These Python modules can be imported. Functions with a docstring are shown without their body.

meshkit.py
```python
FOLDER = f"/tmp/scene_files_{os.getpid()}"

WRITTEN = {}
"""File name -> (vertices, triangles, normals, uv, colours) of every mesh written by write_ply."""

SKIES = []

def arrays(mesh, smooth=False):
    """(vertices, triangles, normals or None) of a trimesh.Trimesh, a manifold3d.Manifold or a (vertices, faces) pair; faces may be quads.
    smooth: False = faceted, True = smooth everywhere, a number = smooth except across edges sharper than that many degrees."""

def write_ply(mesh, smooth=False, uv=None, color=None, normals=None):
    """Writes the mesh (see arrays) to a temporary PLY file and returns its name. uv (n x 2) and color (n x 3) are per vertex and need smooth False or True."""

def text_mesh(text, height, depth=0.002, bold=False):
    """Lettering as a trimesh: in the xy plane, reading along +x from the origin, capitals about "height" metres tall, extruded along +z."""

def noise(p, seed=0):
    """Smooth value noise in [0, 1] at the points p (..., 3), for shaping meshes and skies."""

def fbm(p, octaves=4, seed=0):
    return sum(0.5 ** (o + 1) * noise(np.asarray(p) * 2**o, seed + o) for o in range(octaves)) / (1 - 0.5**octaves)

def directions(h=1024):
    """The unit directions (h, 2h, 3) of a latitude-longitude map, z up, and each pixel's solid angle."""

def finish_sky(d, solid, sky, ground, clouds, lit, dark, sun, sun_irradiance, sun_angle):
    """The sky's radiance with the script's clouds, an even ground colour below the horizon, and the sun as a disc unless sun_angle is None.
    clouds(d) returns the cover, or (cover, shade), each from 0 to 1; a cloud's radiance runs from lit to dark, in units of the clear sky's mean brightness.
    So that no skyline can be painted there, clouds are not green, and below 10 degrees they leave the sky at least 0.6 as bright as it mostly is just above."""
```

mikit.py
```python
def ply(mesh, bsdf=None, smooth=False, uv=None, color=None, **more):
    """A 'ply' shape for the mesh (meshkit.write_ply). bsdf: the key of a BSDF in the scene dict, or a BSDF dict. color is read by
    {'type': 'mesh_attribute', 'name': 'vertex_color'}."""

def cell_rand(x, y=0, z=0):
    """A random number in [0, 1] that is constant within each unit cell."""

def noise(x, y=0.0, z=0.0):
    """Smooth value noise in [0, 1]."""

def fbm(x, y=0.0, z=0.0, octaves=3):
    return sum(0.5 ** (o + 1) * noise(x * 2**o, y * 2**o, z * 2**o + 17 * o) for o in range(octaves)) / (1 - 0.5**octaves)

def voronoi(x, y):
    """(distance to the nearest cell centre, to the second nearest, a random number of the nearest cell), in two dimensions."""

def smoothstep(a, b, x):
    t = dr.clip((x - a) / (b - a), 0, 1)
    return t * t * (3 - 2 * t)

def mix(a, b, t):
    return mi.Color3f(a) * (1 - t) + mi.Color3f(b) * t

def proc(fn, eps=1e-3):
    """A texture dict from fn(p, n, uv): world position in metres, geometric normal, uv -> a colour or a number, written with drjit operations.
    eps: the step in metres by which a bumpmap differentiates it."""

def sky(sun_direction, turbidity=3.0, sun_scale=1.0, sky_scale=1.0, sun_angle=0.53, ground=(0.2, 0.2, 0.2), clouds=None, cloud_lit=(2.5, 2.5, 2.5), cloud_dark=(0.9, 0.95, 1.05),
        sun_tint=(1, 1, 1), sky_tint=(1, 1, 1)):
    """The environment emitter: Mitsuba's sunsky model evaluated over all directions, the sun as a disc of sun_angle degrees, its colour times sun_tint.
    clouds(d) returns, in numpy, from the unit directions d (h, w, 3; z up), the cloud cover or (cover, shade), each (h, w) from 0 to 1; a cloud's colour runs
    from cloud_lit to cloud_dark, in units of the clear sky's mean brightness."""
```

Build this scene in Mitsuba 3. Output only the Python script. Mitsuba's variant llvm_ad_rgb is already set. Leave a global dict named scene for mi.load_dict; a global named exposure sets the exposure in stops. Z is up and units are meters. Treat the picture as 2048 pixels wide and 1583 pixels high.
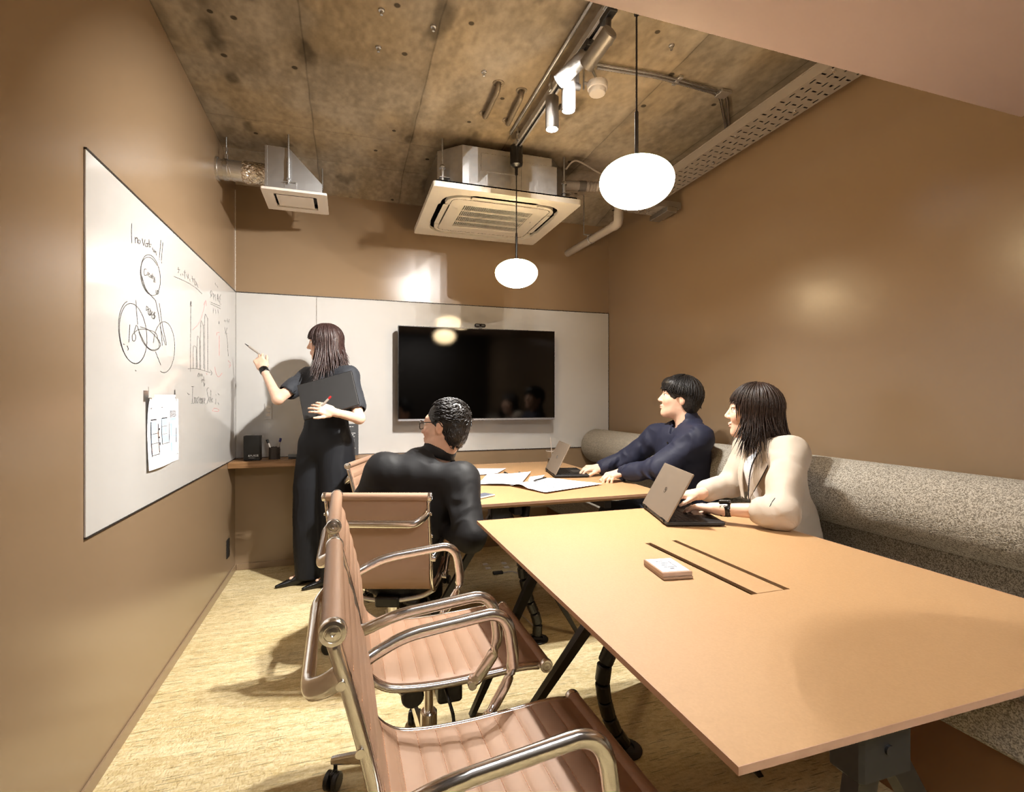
import math, random, numpy as np, trimesh, drjit as dr, mitsuba as mi, mikit, meshkit
from shapely.geometry import Polygon, Point, LineString, box as sbox
from shapely import affinity
from mikit import noise, fbm, voronoi, smoothstep, mix, cell_rand

scene, labels = {}, {}
T = mi.ScalarTransform4f
rng = np.random.default_rng(7)

# ---------------------------------------------------------------- camera, lights, exposure
F_PX, PPX, PPY, EYE_H = 1015.0, 1024.0, 797.0, 1.2
YAW = math.atan(329.5 / F_PX)
RGT = np.array([math.cos(YAW), -math.sin(YAW), 0.0])
FWD = np.array([math.sin(YAW), math.cos(YAW), 0.0])
UP = np.array([0, 0, 1.0])
EYE = np.array([0, 0, EYE_H])
scene['camera'] = dict(type='perspective', fov=2 * math.degrees(math.atan(1024 / F_PX)), fov_axis='x', near_clip=0.05, far_clip=60.0,
                       principal_point_offset_y=-(PPY - 791.5) / 1583.0,
                       to_world=T().look_at(origin=EYE.tolist(), target=(EYE + FWD).tolist(), up=[0, 0, 1]))
exposure = 0.0
SPOT_LENS = 350.0           # radiance of a spotlight lens
SPOT_BEAM = 19.0            # intensity of a spotlight beam
PENDANT = 34.0              # radiance of an opal pendant globe
CORRIDOR = 40.0             # radiance of the corridor ceiling lamp behind the viewer

def at(u, v, t):            # photo pixel and depth -> point in the room
    return EYE + t * (RGT * (u - PPX) / F_PX + FWD + UP * (PPY - v) / F_PX)
def atX(u, v, X):
    d = at(u, v, 1) - EYE
    return EYE + d * X / d[0]
def atY(u, v, Y):
    d = at(u, v, 1) - EYE
    return EYE + d * Y / d[1]
def atZ(u, v, Z):
    d = at(u, v, 1) - EYE
    return EYE + d * (Z - EYE_H) / d[2]

# ---------------------------------------------------------------- scene helpers
def lin(r, g, b):
    c = np.array([r, g, b]) / 255.0
    return np.where(c <= 0.04045, c / 12.92, ((c + 0.055) / 1.055) ** 2.4).tolist()
def rgb(c): return {'type': 'rgb', 'value': list(map(float, c))}
def numbered(k):
    if k not in USED:
        USED.add(k); return k
    n = 1
    while f'{k}_{n:03d}' in USED: n += 1
    k = f'{k}_{n:03d}'; USED.add(k); return k
USED = set()
def tag(k, label=None, cat=None, group=None, kind=None):
    d = labels.setdefault(k, {})
    for a, b in (('label', label), ('category', cat), ('group', group), ('kind', kind)):
        if b: d[a] = b
    return k
def thing(name, label, cat, group=None, kind=None):
    return tag(numbered(name), label, cat, group, kind)
def part(parent, name, mesh, bsdf, smooth=30, label=None, kind=None, **kw):
    k = numbered(parent + '__' + name)
    scene[k] = mesh if isinstance(mesh, dict) else mikit.ply(mesh, bsdf, smooth=smooth, **kw)
    if label or kind: tag(k, label, None, None, kind)
    return k
def solo(name, mesh, bsdf, label, cat, group=None, smooth=30, **kw):
    k = thing(name, label, cat, group)
    scene[k] = mesh if isinstance(mesh, dict) else mikit.ply(mesh, bsdf, smooth=smooth, **kw)
    return k
def struct(name, mesh, bsdf, smooth=30, label=None, **kw):
    k = numbered(name)
    scene[k] = mikit.ply(mesh, bsdf, smooth=smooth, **kw)
    return tag(k, label, None, None, 'structure')
def placed(ply, m):
    return {**ply, 'to_world': m}

# ---------------------------------------------------------------- mesh helpers
def cat(*ms):
    ms = [m for x in ms for m in (x if isinstance(x, (list, tuple)) else [x])]
    return trimesh.util.concatenate(ms)
def box(lo, hi):
    lo, hi = np.minimum(lo, hi).astype(float), np.maximum(lo, hi).astype(float)
    return trimesh.creation.box(extents=hi - lo, transform=trimesh.transformations.translation_matrix((lo + hi) / 2))
def bbox(lo, hi, c=0.003):
    """box with chamfered edges"""
    lo, hi = np.minimum(lo, hi).astype(float), np.maximum(lo, hi).astype(float)
    c = min(c, 0.45 * (hi - lo).min())
    pts = []
    for i in range(8):
        s = np.array([(i >> k) & 1 for k in range(3)])
        p = np.where(s, hi, lo)
        for a in range(3):
            q = p + np.where(s, -c, c); q[a] = p[a]; pts.append(q)
    return trimesh.convex.convex_hull(np.array(pts))
def rbox(lo, hi, r, n=3):
    """rounded box: hull of eight spheres"""
    lo, hi = np.minimum(lo, hi).astype(float), np.maximum(lo, hi).astype(float)
    r = min(r, 0.49 * (hi - lo).min())
    s = trimesh.creation.icosphere(subdivisions=n - 1, radius=r).vertices
    pts = np.vstack([s + np.where([(i >> k) & 1 for k in range(3)], hi - r, lo + r) for i in range(8)])
    return trimesh.convex.convex_hull(pts)
def frames(p):
    p = np.asarray(p, float)
    t = np.gradient(p, axis=0); t /= np.linalg.norm(t, axis=1, keepdims=True) + 1e-12
    a = np.array([0, 0, 1.0]) if abs(t[0, 2]) < 0.9 else np.array([1.0, 0, 0])
    A = []
    for k in range(len(p)):
        a = a - t[k] * (a @ t[k]); a = a / (np.linalg.norm(a) + 1e-12); A.append(a)
    A = np.array(A)
    return t, A, np.cross(t, A)
TUBE_FACES = {}
def tube(p, r, n=10, up=None, ry=None):
    """closed tube along a polyline; r may vary; up/ry give an oval section (r along up, ry across)"""
    p = np.asarray(p, float)
    t, A, B = frames(p)
    if up is not None:
        u = np.asarray(up, float)
        A = u - t * (t @ u)[:, None]; A /= np.linalg.norm(A, axis=1, keepdims=True) + 1e-12; B = np.cross(t, A)
    r = np.broadcast_to(r, (len(p),)); rb = r if ry is None else np.broadcast_to(ry, (len(p),))
    g = np.arange(n) * 2 * np.pi / n
    v = p[:, None] + (r[:, None, None] * np.cos(g)[None, :, None] * A[:, None] + rb[:, None, None] * np.sin(g)[None, :, None] * B[:, None])
    V = v.reshape(-1, 3); m = len(p)
    V = np.vstack([V, p[0], p[-1]])
    if (m, n) not in TUBE_FACES:
        i, j = np.meshgrid(np.arange(m - 1), np.arange(n), indexing='ij'); i, j = i.ravel(), j.ravel(); a, b = i * n + j, i * n + (j + 1) % n
        j = np.arange(n); q = (j + 1) % n
        TUBE_FACES[m, n] = np.vstack([np.stack([a, b, b + n], -1), np.stack([a, b + n, a + n], -1), np.stack([0 * j + m * n, q, j], -1), np.stack([0 * j + m * n + 1, (m - 1) * n + j, (m - 1) * n + q], -1)])
    return trimesh.Trimesh(V, TUBE_FACES[m, n], process=False)
def rod(a, b, r, n=12, r2=None):
    return tube(np.array([a, b], float), np.array([r, r if r2 is None else r2]), n)
def fillet(pts, r, n=6):
    """polyline with rounded corners"""
    P = [np.asarray(q, float) for q in pts]; out = [P[0]]
    for a, b, c in zip(P[:-2], P[1:-1], P[2:]):
        d1, d2 = a - b, c - b; l1, l2 = np.linalg.norm(d1), np.linalg.norm(d2)
        k = min(r, 0.49 * l1, 0.49 * l2); s, e = b + d1 / l1 * k, b + d2 / l2 * k
        for w in np.linspace(0, 1, n): out.append((1 - w) ** 2 * s + 2 * w * (1 - w) * b + w * w * e)
    out.append(P[-1]); return np.array(out)
def smooth_path(pts, n=8):
    """Catmull-Rom through the points"""
    P = np.asarray(pts, float); P = np.vstack([2 * P[0] - P[1], P, 2 * P[-1] - P[-2]]); out = []
    for k in range(1, len(P) - 2):
        a, b, c, d = P[k - 1:k + 3]
        for w in np.arange(n) / n:
            out.append(0.5 * (2 * b + (c - a) * w + (2 * a - 5 * b + 4 * c - d) * w * w + (3 * b - a - 3 * c + d) * w ** 3))
    out.append(P[-2]); return np.array(out)
def lathe(prof, n=32, axis='z', at=(0, 0, 0)):
    """profile [(r, z), ...] turned about z"""
    prof = np.asarray(prof, float)
    g = np.arange(n) * 2 * np.pi / n
    v = np.stack([prof[:, :1] * np.cos(g), prof[:, :1] * np.sin(g), np.repeat(prof[:, 1:], n, 1)], -1).reshape(-1, 3)
    f = []
    for i in range(len(prof) - 1):
        for j in range(n):
            a, b = i * n + j, i * n + (j + 1) % n
            f += [[a, b, b + n], [a, b + n, a + n]]
    m = trimesh.Trimesh(v, np.array(f), process=False)
    m.merge_vertices(); m.update_faces(m.nondegenerate_faces())
    if axis == 'x': m.apply_transform([[0, 0, 1, 0], [1, 0, 0, 0], [0, 1, 0, 0], [0, 0, 0, 1]])
    if axis == 'y': m.apply_transform([[0, 1, 0, 0], [0, 0, 1, 0], [1, 0, 0, 0], [0, 0, 0, 1]])
    m.apply_translation(at); return m
def orient(m, z, x=None, o=(0, 0, 0)):
    """maps local z to z, local x towards x, origin to o"""
    z = np.asarray(z, float) / np.linalg.norm(z)
    x = np.array([1, 0, 0.0]) if x is None else np.asarray(x, float)
    if abs(x @ z) > 0.99: x = np.array([0, 1, 0.0])
    x = x - z * (x @ z); x /= np.linalg.norm(x); y = np.cross(z, x)
    M = np.eye(4); M[:3, 0], M[:3, 1], M[:3, 2], M[:3, 3] = x, y, z, o
    m = m.copy(); m.apply_transform(M); return m
def extrude(poly, h, z0=0.0):
    m = trimesh.util.concatenate([trimesh.creation.extrude_polygon(g, h, engine='earcut') for g in getattr(poly, 'geoms', [poly])])
    m.apply_translation([0, 0, z0]); return m
def prism_y(prof, y0, y1):
    """closed profile in (x, z) swept from y0 to y1"""
    p = Polygon(prof)
    m = trimesh.creation.extrude_polygon(p, y1 - y0, engine='earcut')
    m.apply_transform([[1, 0, 0, 0], [0, 0, -1, y1], [0, 1, 0, 0], [0, 0, 0, 1]])
    return m
def prism_x(prof, x0, x1):
    """closed profile in (y, z) swept from x0 to x1"""
    m = trimesh.creation.extrude_polygon(Polygon(prof), x1 - x0, engine='earcut')
    m.apply_transform([[0, 0, 1, x0], [1, 0, 0, 0], [0, 1, 0, 0], [0, 0, 0, 1]])
    return m
def rrect(x0, y0, x1, y1, r, n=6):
    return sbox(x0 + r, y0 + r, x1 - r, y1 - r).buffer(r, quad_segs=n)
def text(s, h, depth=0.0008, bold=False):
    m = meshkit.text_mesh(s, h, depth, bold); return m

# ---------------------------------------------------------------- materials
def mat(k, d): scene[k] = d; return k
def plastic(k, c, alpha=0.2, ior=1.5):
    return mat(k, dict(type='twosided', bsdf=dict(type='roughplastic', diffuse_reflectance=c if isinstance(c, dict) else rgb(c), alpha=alpha, int_ior=ior, nonlinear=True)))
def matte(k, c):
    return mat(k, dict(type='twosided', bsdf=dict(type='diffuse', reflectance=c if isinstance(c, dict) else rgb(c))))
def metal(k, c, alpha):
    return mat(k, dict(type='twosided', bsdf=dict(type='roughconductor', material='none', specular_reflectance=rgb(c), alpha=alpha, distribution='ggx')))
def bumped(k, inner, fn, eps=1e-3):
    return mat(k, dict(type='twosided', bsdf=dict(type='bumpmap', scale=1.0, arbitrary=mikit.proc(fn, eps), bsdf=inner)))

WALL = (0.440, 0.330, 0.218)
bumped('paint_brown', dict(type='roughplastic', diffuse_reflectance=rgb(WALL), alpha=0.065, int_ior=1.5, nonlinear=True),
       lambda p, n, uv: 0.00013 * fbm(p.x * 260, p.y * 260, p.z * 260, 2), 8e-4)
plastic('paint_dark', (0.06, 0.042, 0.030), 0.3)
plastic('paint_pink', (0.80, 0.69, 0.68), 0.45)
plastic('board_white', (0.70, 0.69, 0.675), 0.010)
matte('joint_dark', (0.03, 0.028, 0.025))
plastic('edge_dark', (0.06, 0.05, 0.045), 0.3)

def concrete(p, n, uv):
    a = fbm(p.x * 1.3 + 5, p.y * 1.3, p.z * 1.3, 4)
    b = fbm(p.x * 9, p.y * 3.0, p.z * 9, 4)
    c = fbm(p.x * 45, p.y * 30, p.z * 40, 3)
    base = mix((0.180, 0.148, 0.108), (0.365, 0.315, 0.250), smoothstep(0.25, 0.75, 0.5 * a + 0.35 * b + 0.15 * c))
    base = base * (0.86 + 0.28 * c)
    # formwork seams, each a little wavy, the boards of slightly different tone
    xx = p.x + 0.006 * (noise(p.y * 9, 3.0) - 0.5)
    yy = p.y + 0.006 * (noise(p.x * 9, 7.0) - 0.5)
    cellx, celly = dr.floor((xx + 0.747) / 0.56), dr.floor((yy + 0.45) / 1.82)
    base = base * (0.88 + 0.24 * cell_rand(cellx, celly, 3))
    fx = dr.abs((xx + 0.747) / 0.56 - dr.round((xx + 0.747) / 0.56)) * 0.56
    fy = dr.abs((yy + 0.45) / 1.82 - dr.round((yy + 0.45) / 1.82)) * 1.82
    seam = dr.maximum(1 - smoothstep(0.001, 0.006, fx), 0.7 * (1 - smoothstep(0.001, 0.005, fy)))
    halo = (1 - smoothstep(0.0, 0.06, fx)) * noise(p.y * 4, cellx * 3.1)
    base = base * (1 - 0.45 * seam * (0.4 + 0.6 * noise(p.x * 14, p.y * 14))) * (1 - 0.30 * halo)
    # dark blotches, drips and pin holes
    bl = smoothstep(0.66, 0.80, fbm(p.x * 5.5 + 11, p.y * 3.2 + 4, 2.0, 4))
    base = base * (1 - 0.50 * bl)
    d, e, w = voronoi(p.x * 4.0, p.y * 4.0)
    hole = (1 - smoothstep(0.012 + 0.03 * w, 0.05 * w + 0.02, d)) * dr.select(w > 0.70, 1.0, 0.0)
    base = base * (1 - 0.75 * hole)
    return mix(base, base * mi.Color3f(1.0, 0.93, 0.80), smoothstep(0.4, 0.7, fbm(p.x * 2.2, p.y * 2.2 + 9, 1.0, 3)))
bumped('concrete', dict(type='diffuse', reflectance=mikit.proc(concrete)), lambda p, n, uv: 0.0012 * fbm(p.x * 60, p.y * 60, p.z * 60, 3), 2e-3)

def carpet(p, n, uv):
    # loop pile: rows run across the room, tiles laid with their own tone
    row = p.y * 150.0
    w = noise(p.x * 55, dr.floor(row) * 7.3)
    fine = fbm(p.x * 210, p.y * 170, 0.0, 2)
    r2 = dr.floor(p.y * 290.0)
    dash = smoothstep(0.70, 0.86, noise(p.x * 22 + 40 * cell_rand(r2, 3, 1), r2 * 3.7)) * dr.select(cell_rand(r2, 9, 4) > 0.55, 1.0, 0.15)
    big = fbm(p.x * 3.0, p.y * 7.0, 0.0, 3)
    streak = fbm(p.x * 5.0, p.y * 36.0, 2.0, 2)
    tile = cell_rand(dr.floor((p.x + 0.75) / 0.5), dr.floor((p.y - 0.2) / 0.5), 2)
    t = 0.30 * w + 0.25 * fine + 0.25 * streak + 0.20 * big
    c = mix((0.460, 0.355, 0.170), (0.690, 0.580, 0.360), smoothstep(0.2, 0.8, t))
    return c * (1 - 0.42 * dash) * (0.95 + 0.10 * tile)
bumped('carpet', dict(type='diffuse', reflectance=mikit.proc(carpet)), lambda p, n, uv: 0.0030 * noise(p.x * 230, p.y * 150) + 0.0016 * noise(p.x * 60, p.y * 150), 1.2e-3)

def weave(p, n, uv):
    s = 420.0
    q = mi.Vector3f(p.x, p.y, p.z)
    a = noise(q.y * s, q.z * s * 0.9, q.x * s)
    b = noise(q.y * 260 + 9, q.z * 300, q.x * 260)
    sp = smoothstep(0.22, 0.78, 0.65 * a + 0.35 * b)
    return mix((0.160, 0.140, 0.110), (0.46, 0.425, 0.365), sp) * (0.92 + 0.16 * fbm(q.y * 40, q.z * 60, q.x * 40, 2))
bumped('tweed', dict(type='diffuse', reflectance=mikit.proc(weave)), lambda p, n, uv: 0.0022 * noise(p.x * 300, p.y * 300, p.z * 300), 1.5e-3)

def table_col(p, n, uv):
    return mix((0.67, 0.470, 0.265), (0.71, 0.505, 0.292), fbm(p.x * 260, p.y * 260, 0, 2))
plastic('table_top', mikit.proc(table_col), 0.33)
plastic('table_edge', (0.70, 0.49, 0.35), 0.35)
plastic('black_steel', (0.012, 0.012, 0.013), 0.22)
plastic('grey_steel', (0.024, 0.026, 0.029), 0.35)
plastic('black_plastic', (0.010, 0.010, 0.010), 0.18)
matte('pitch_black', (0.006, 0.006, 0.006))
plastic('black_soft', (0.018, 0.018, 0.019), 0.4)
def wood(p, n, uv):
    g = fbm(p.x * 4.0, p.y * 60, p.z * 60 + 2 * noise(p.x * 2, 0, 0), 4)
    return mix((0.36, 0.20, 0.085), (0.58, 0.37, 0.19), smoothstep(0.3, 0.7, g))
plastic('shelf_wood', mikit.proc(wood), 0.3)
plastic('plinth_brown', (0.25, 0.112, 0.034), 0.3)
metal('chrome', (0.86, 0.84, 0.82), 0.035)
metal('aluminium', (0.70, 0.70, 0.70), 0.22)
def galv(p, n, uv):
    return mi.Color3f(0.60, 0.61, 0.62) * (0.80 + 0.22 * fbm(p.x * 34, p.y * 34, p.z * 34, 3))
mat('galvanised', dict(type='twosided', bsdf=dict(type='roughconductor', material='none', specular_reflectance=mikit.proc(galv), alpha=0.28)))
def foil_h(p, n, uv): return 0.006 * fbm(p.x * 120, p.y * 120, p.z * 120, 2)
bumped('foil', dict(type='roughconductor', material='none', specular_reflectance=rgb((0.75, 0.70, 0.62)), alpha=0.18), foil_h, 1e-3)
plastic('ac_white', (0.90, 0.87, 0.80), 0.3)
plastic('vent_white', (0.90, 0.86, 0.81), 0.35)
plastic('pipe_white', (0.60, 0.55, 0.50), 0.3)
plastic('lamp_bronze', (0.16, 0.145, 0.13), 0.35)
mat('lamp_silver', dict(type='twosided', bsdf=dict(type='principled', base_color=rgb((0.20, 0.185, 0.17)), metallic=0.6, roughness=0.45)))
def leather_h(p, n, uv): return 0.00012 * fbm(p.x * 700, p.y * 700, p.z * 700, 2)
bumped('leather', dict(type='roughplastic', diffuse_reflectance=rgb((0.585, 0.410, 0.295)), alpha=0.30, int_ior=1.45, nonlinear=True), leather_h, 5e-4)
plastic('leather_edge', (0.36, 0.19, 0.11), 0.4)
plastic('thread', (0.70, 0.42, 0.24), 0.5)
plastic('screen_black', (0.0015, 0.0015, 0.0016), 0.006)
plastic('bezel', (0.012, 0.012, 0.013), 0.12)
matte('ink', (0.045, 0.043, 0.045))
matte('ink_faint', (0.16, 0.155, 0.16))
matte('ink_red', (0.62, 0.24, 0.24))
matte('paper', (0.86, 0.86, 0.88))
matte('print_black', (0.03, 0.03, 0.035))
matte('print_grey', (0.20, 0.21, 0.24))
matte('print_blue', (0.42, 0.60, 0.80))
matte('print_pink', (0.80, 0.58, 0.52))
matte('print_white', (0.75, 0.75, 0.76))
# ---------------------------------------------------------------- implicit modelling: smooth unions meshed by surface nets
BIG = 9.0
def unit(v): v = np.asarray(v, float); return v / (np.linalg.norm(v) + 1e-12)
def cone(a, b, ra, rb):
    a, b = np.asarray(a, float), np.asarray(b, float); ab = b - a; L = ab @ ab + 1e-12
    def f(P):
        q = P - a; t = np.clip(q @ ab / L, 0, 1)
        return np.linalg.norm(q - t[..., None] * ab, axis=-1) - (ra + (rb - ra) * t)
    return f
def ell(c, r, ax=None):
    """ellipsoid; ax: 3 x 3 rows are its axes"""
    c, r = np.asarray(c, float), np.asarray(r, float); A = np.eye(3) if ax is None else np.asarray(ax, float)
    def f(P):
        q = (P - c) @ A.T
        k0 = np.linalg.norm(q / r, axis=-1); k1 = np.linalg.norm(q / (r * r), axis=-1)
        return k0 * (k0 - 1) / (k1 + 1e-9)
    return f
def loft(cs, rs, side, front):
    """chain of elliptical sections: cs centres, rs (side radius, front radius)"""
    cs = np.asarray(cs, float); rs = np.asarray(rs, float)
    side = np.broadcast_to(np.asarray(side, float), cs.shape); front = np.broadcast_to(np.asarray(front, float), cs.shape)
    def f(P):
        out = None
        for k in range(len(cs) - 1):
            a, ab = cs[k], cs[k + 1] - cs[k]; t = np.clip((P - a) @ ab / (ab @ ab), 0, 1)[..., None]
            q = P - (a + t * ab); r = rs[k] + (rs[k + 1] - rs[k]) * t
            s = side[k] + (side[k + 1] - side[k]) * t; w = front[k] + (front[k + 1] - front[k]) * t
            x, y = (q * s).sum(-1), (q * w).sum(-1)
            z2 = np.maximum((q * q).sum(-1) - x * x - y * y, 0)
            m = r.min(-1)
            d = (np.sqrt((x / r[..., 0]) ** 2 + (y / r[..., 1]) ** 2 + z2 / (m * m)) - 1) * m
            out = d if out is None else np.minimum(out, d)
        return out
    return f
def rbx(c, half, r, ax):
    c, half, A = np.asarray(c, float), np.asarray(half, float), np.asarray(ax, float)
    def f(P):
        q = np.abs((P - c) @ A.T) - (half - r)
        return np.linalg.norm(np.maximum(q, 0), axis=-1) + np.minimum(q.max(-1), 0) - r
    return f
def half(p, n):
    """half space on the side that n points to: inside is behind the plane"""
    p, n = np.asarray(p, float), unit(n)
    return lambda P: (P - p) @ n
def sdf_mesh(ops, lo, hi, h, disp=None, margin=0.012, far_ok=()):
    """ops: list of ('+' | '-' | '&', primitive, k); smooth union, cut and intersection in that order"""
    lo, hi = np.asarray(lo, float), np.asarray(hi, float)
    B = 8; H = B * h
    nb = np.ceil((hi - lo) / H).astype(int)
    g = np.stack(np.meshgrid(*[np.arange(k) for k in nb], indexing='ij'), -1).reshape(-1, 3)
    cen = lo + (g + 0.5) * H
    R = H * math.sqrt(3) / 2
    def fold(P, sel=None):
        d = np.full(P.shape[:-1], BIG)
        for op, prim, k in ops:
            if sel is None: m = slice(None); x = prim(P)
            else:
                c = prim(sel)
                m = np.nonzero((c < 1.6 * R + k + margin) if op != '&' else (c > -1.6 * R - k - margin))[0]
                if len(m) == 0: continue
                x = prim(P[m])
            a = d[m]
            k = max(k, 1e-6)
            if op == '+':
                t = np.clip(0.5 + 0.5 * (a - x) / k, 0, 1); y = a + (x - a) * t - k * t * (1 - t)
            elif op == '-':
                t = np.clip(0.5 - 0.5 * (a + x) / k, 0, 1); y = a + (-x - a) * t + k * t * (1 - t)
            else:
                t = np.clip(0.5 - 0.5 * (a - x) / k, 0, 1); y = a + (x - a) * t + k * t * (1 - t)
            d[m] = y
        return d
    dc = fold(cen)
    act = g[np.abs(dc) < 1.75 * R + margin]
    cen = lo + (act + 0.5) * H
    o = np.stack(np.meshgrid(*[np.arange(B + 1)] * 3, indexing='ij'), -1)
    V, K = [], []
    N = nb * B + 2
    key = lambda c: (c[..., 0].astype(np.int64) * N[1] + c[..., 1]) * N[2] + c[..., 2]
    quads = []
    for s in range(0, len(act), 1500):
        A = act[s:s + 1500]
        P = lo + (A[:, None, None, None, :] * B + o) * h
        D = fold(P, cen[s:s + 1500])
        if disp is not None:
            near = np.abs(D) < 0.03
            D[near] += disp(P[near])
        I = D < 0
        c = np.stack([I[:, i:B + i, j:B + j, k:B + k] for i in (0, 1) for j in (0, 1) for k in (0, 1)], -1)
        n = c.sum(-1); mix_ = (n > 0) & (n < 8)
        w = np.nonzero(mix_)
        val = np.stack([D[w[0], w[1] + i, w[2] + j, w[3] + k] for i in (0, 1) for j in (0, 1) for k in (0, 1)], -1)
        corner = np.array([(i, j, k) for i in (0, 1) for j in (0, 1) for k in (0, 1)], float)
        acc, cnt = np.zeros((len(w[0]), 3)), np.zeros(len(w[0]))
        for a in range(8):
            for b in range(a + 1, 8):
                if np.abs(corner[a] - corner[b]).sum() != 1: continue
                x = (val[:, a] < 0) != (val[:, b] < 0)
                t = val[:, a] / np.where(x, val[:, a] - val[:, b], 1)
                acc += np.where(x, 1, 0)[:, None] * (corner[a] + t[:, None] * (corner[b] - corner[a])); cnt += x
        cell = A[w[0]] * B + np.stack(w[1:], -1)
        V.append(lo + (cell + acc / cnt[:, None]) * h); K.append(key(cell))
        for ax in range(3):
            e = [0, 0, 0]; e[ax] = 1
            s0 = I[:, :B, :B, :B]; s1 = I[:, e[0]:B + e[0], e[1]:B + e[1], e[2]:B + e[2]]
            w2 = np.nonzero(s0 != s1)
            c0 = A[w2[0]] * B + np.stack(w2[1:], -1)
            quads.append((ax, c0, s0[w2]))
    V, K = np.vstack(V), np.concatenate(K)
    K, first = np.unique(K, return_index=True); V = V[first]
    F = []
    for ax, c0, ins in quads:
        u, v = (ax + 1) % 3, (ax + 2) % 3
        du, dv = np.zeros(3, int), np.zeros(3, int); du[u], dv[v] = 1, 1
        ok = ((c0 - du - dv) >= 0).all(-1)
        c0, ins = c0[ok], ins[ok]
        ks = np.stack([key(c0), key(c0 - du), key(c0 - du - dv), key(c0 - dv)], -1)
        ix = np.clip(np.searchsorted(K, ks), 0, len(K) - 1)
        good = (K[ix] == ks).all(-1); q = ix[good]; ins = ins[good]
        q = np.where(ins[:, None], q, q[:, ::-1])
        F.append(q)
    F = np.vstack(F)
    F = np.vstack([F[:, [0, 1, 2]], F[:, [0, 2, 3]]])
    m = trimesh.Trimesh(V, F, process=False)
    if len(m.faces) and m.volume < 0: m.invert()
    return m
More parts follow.
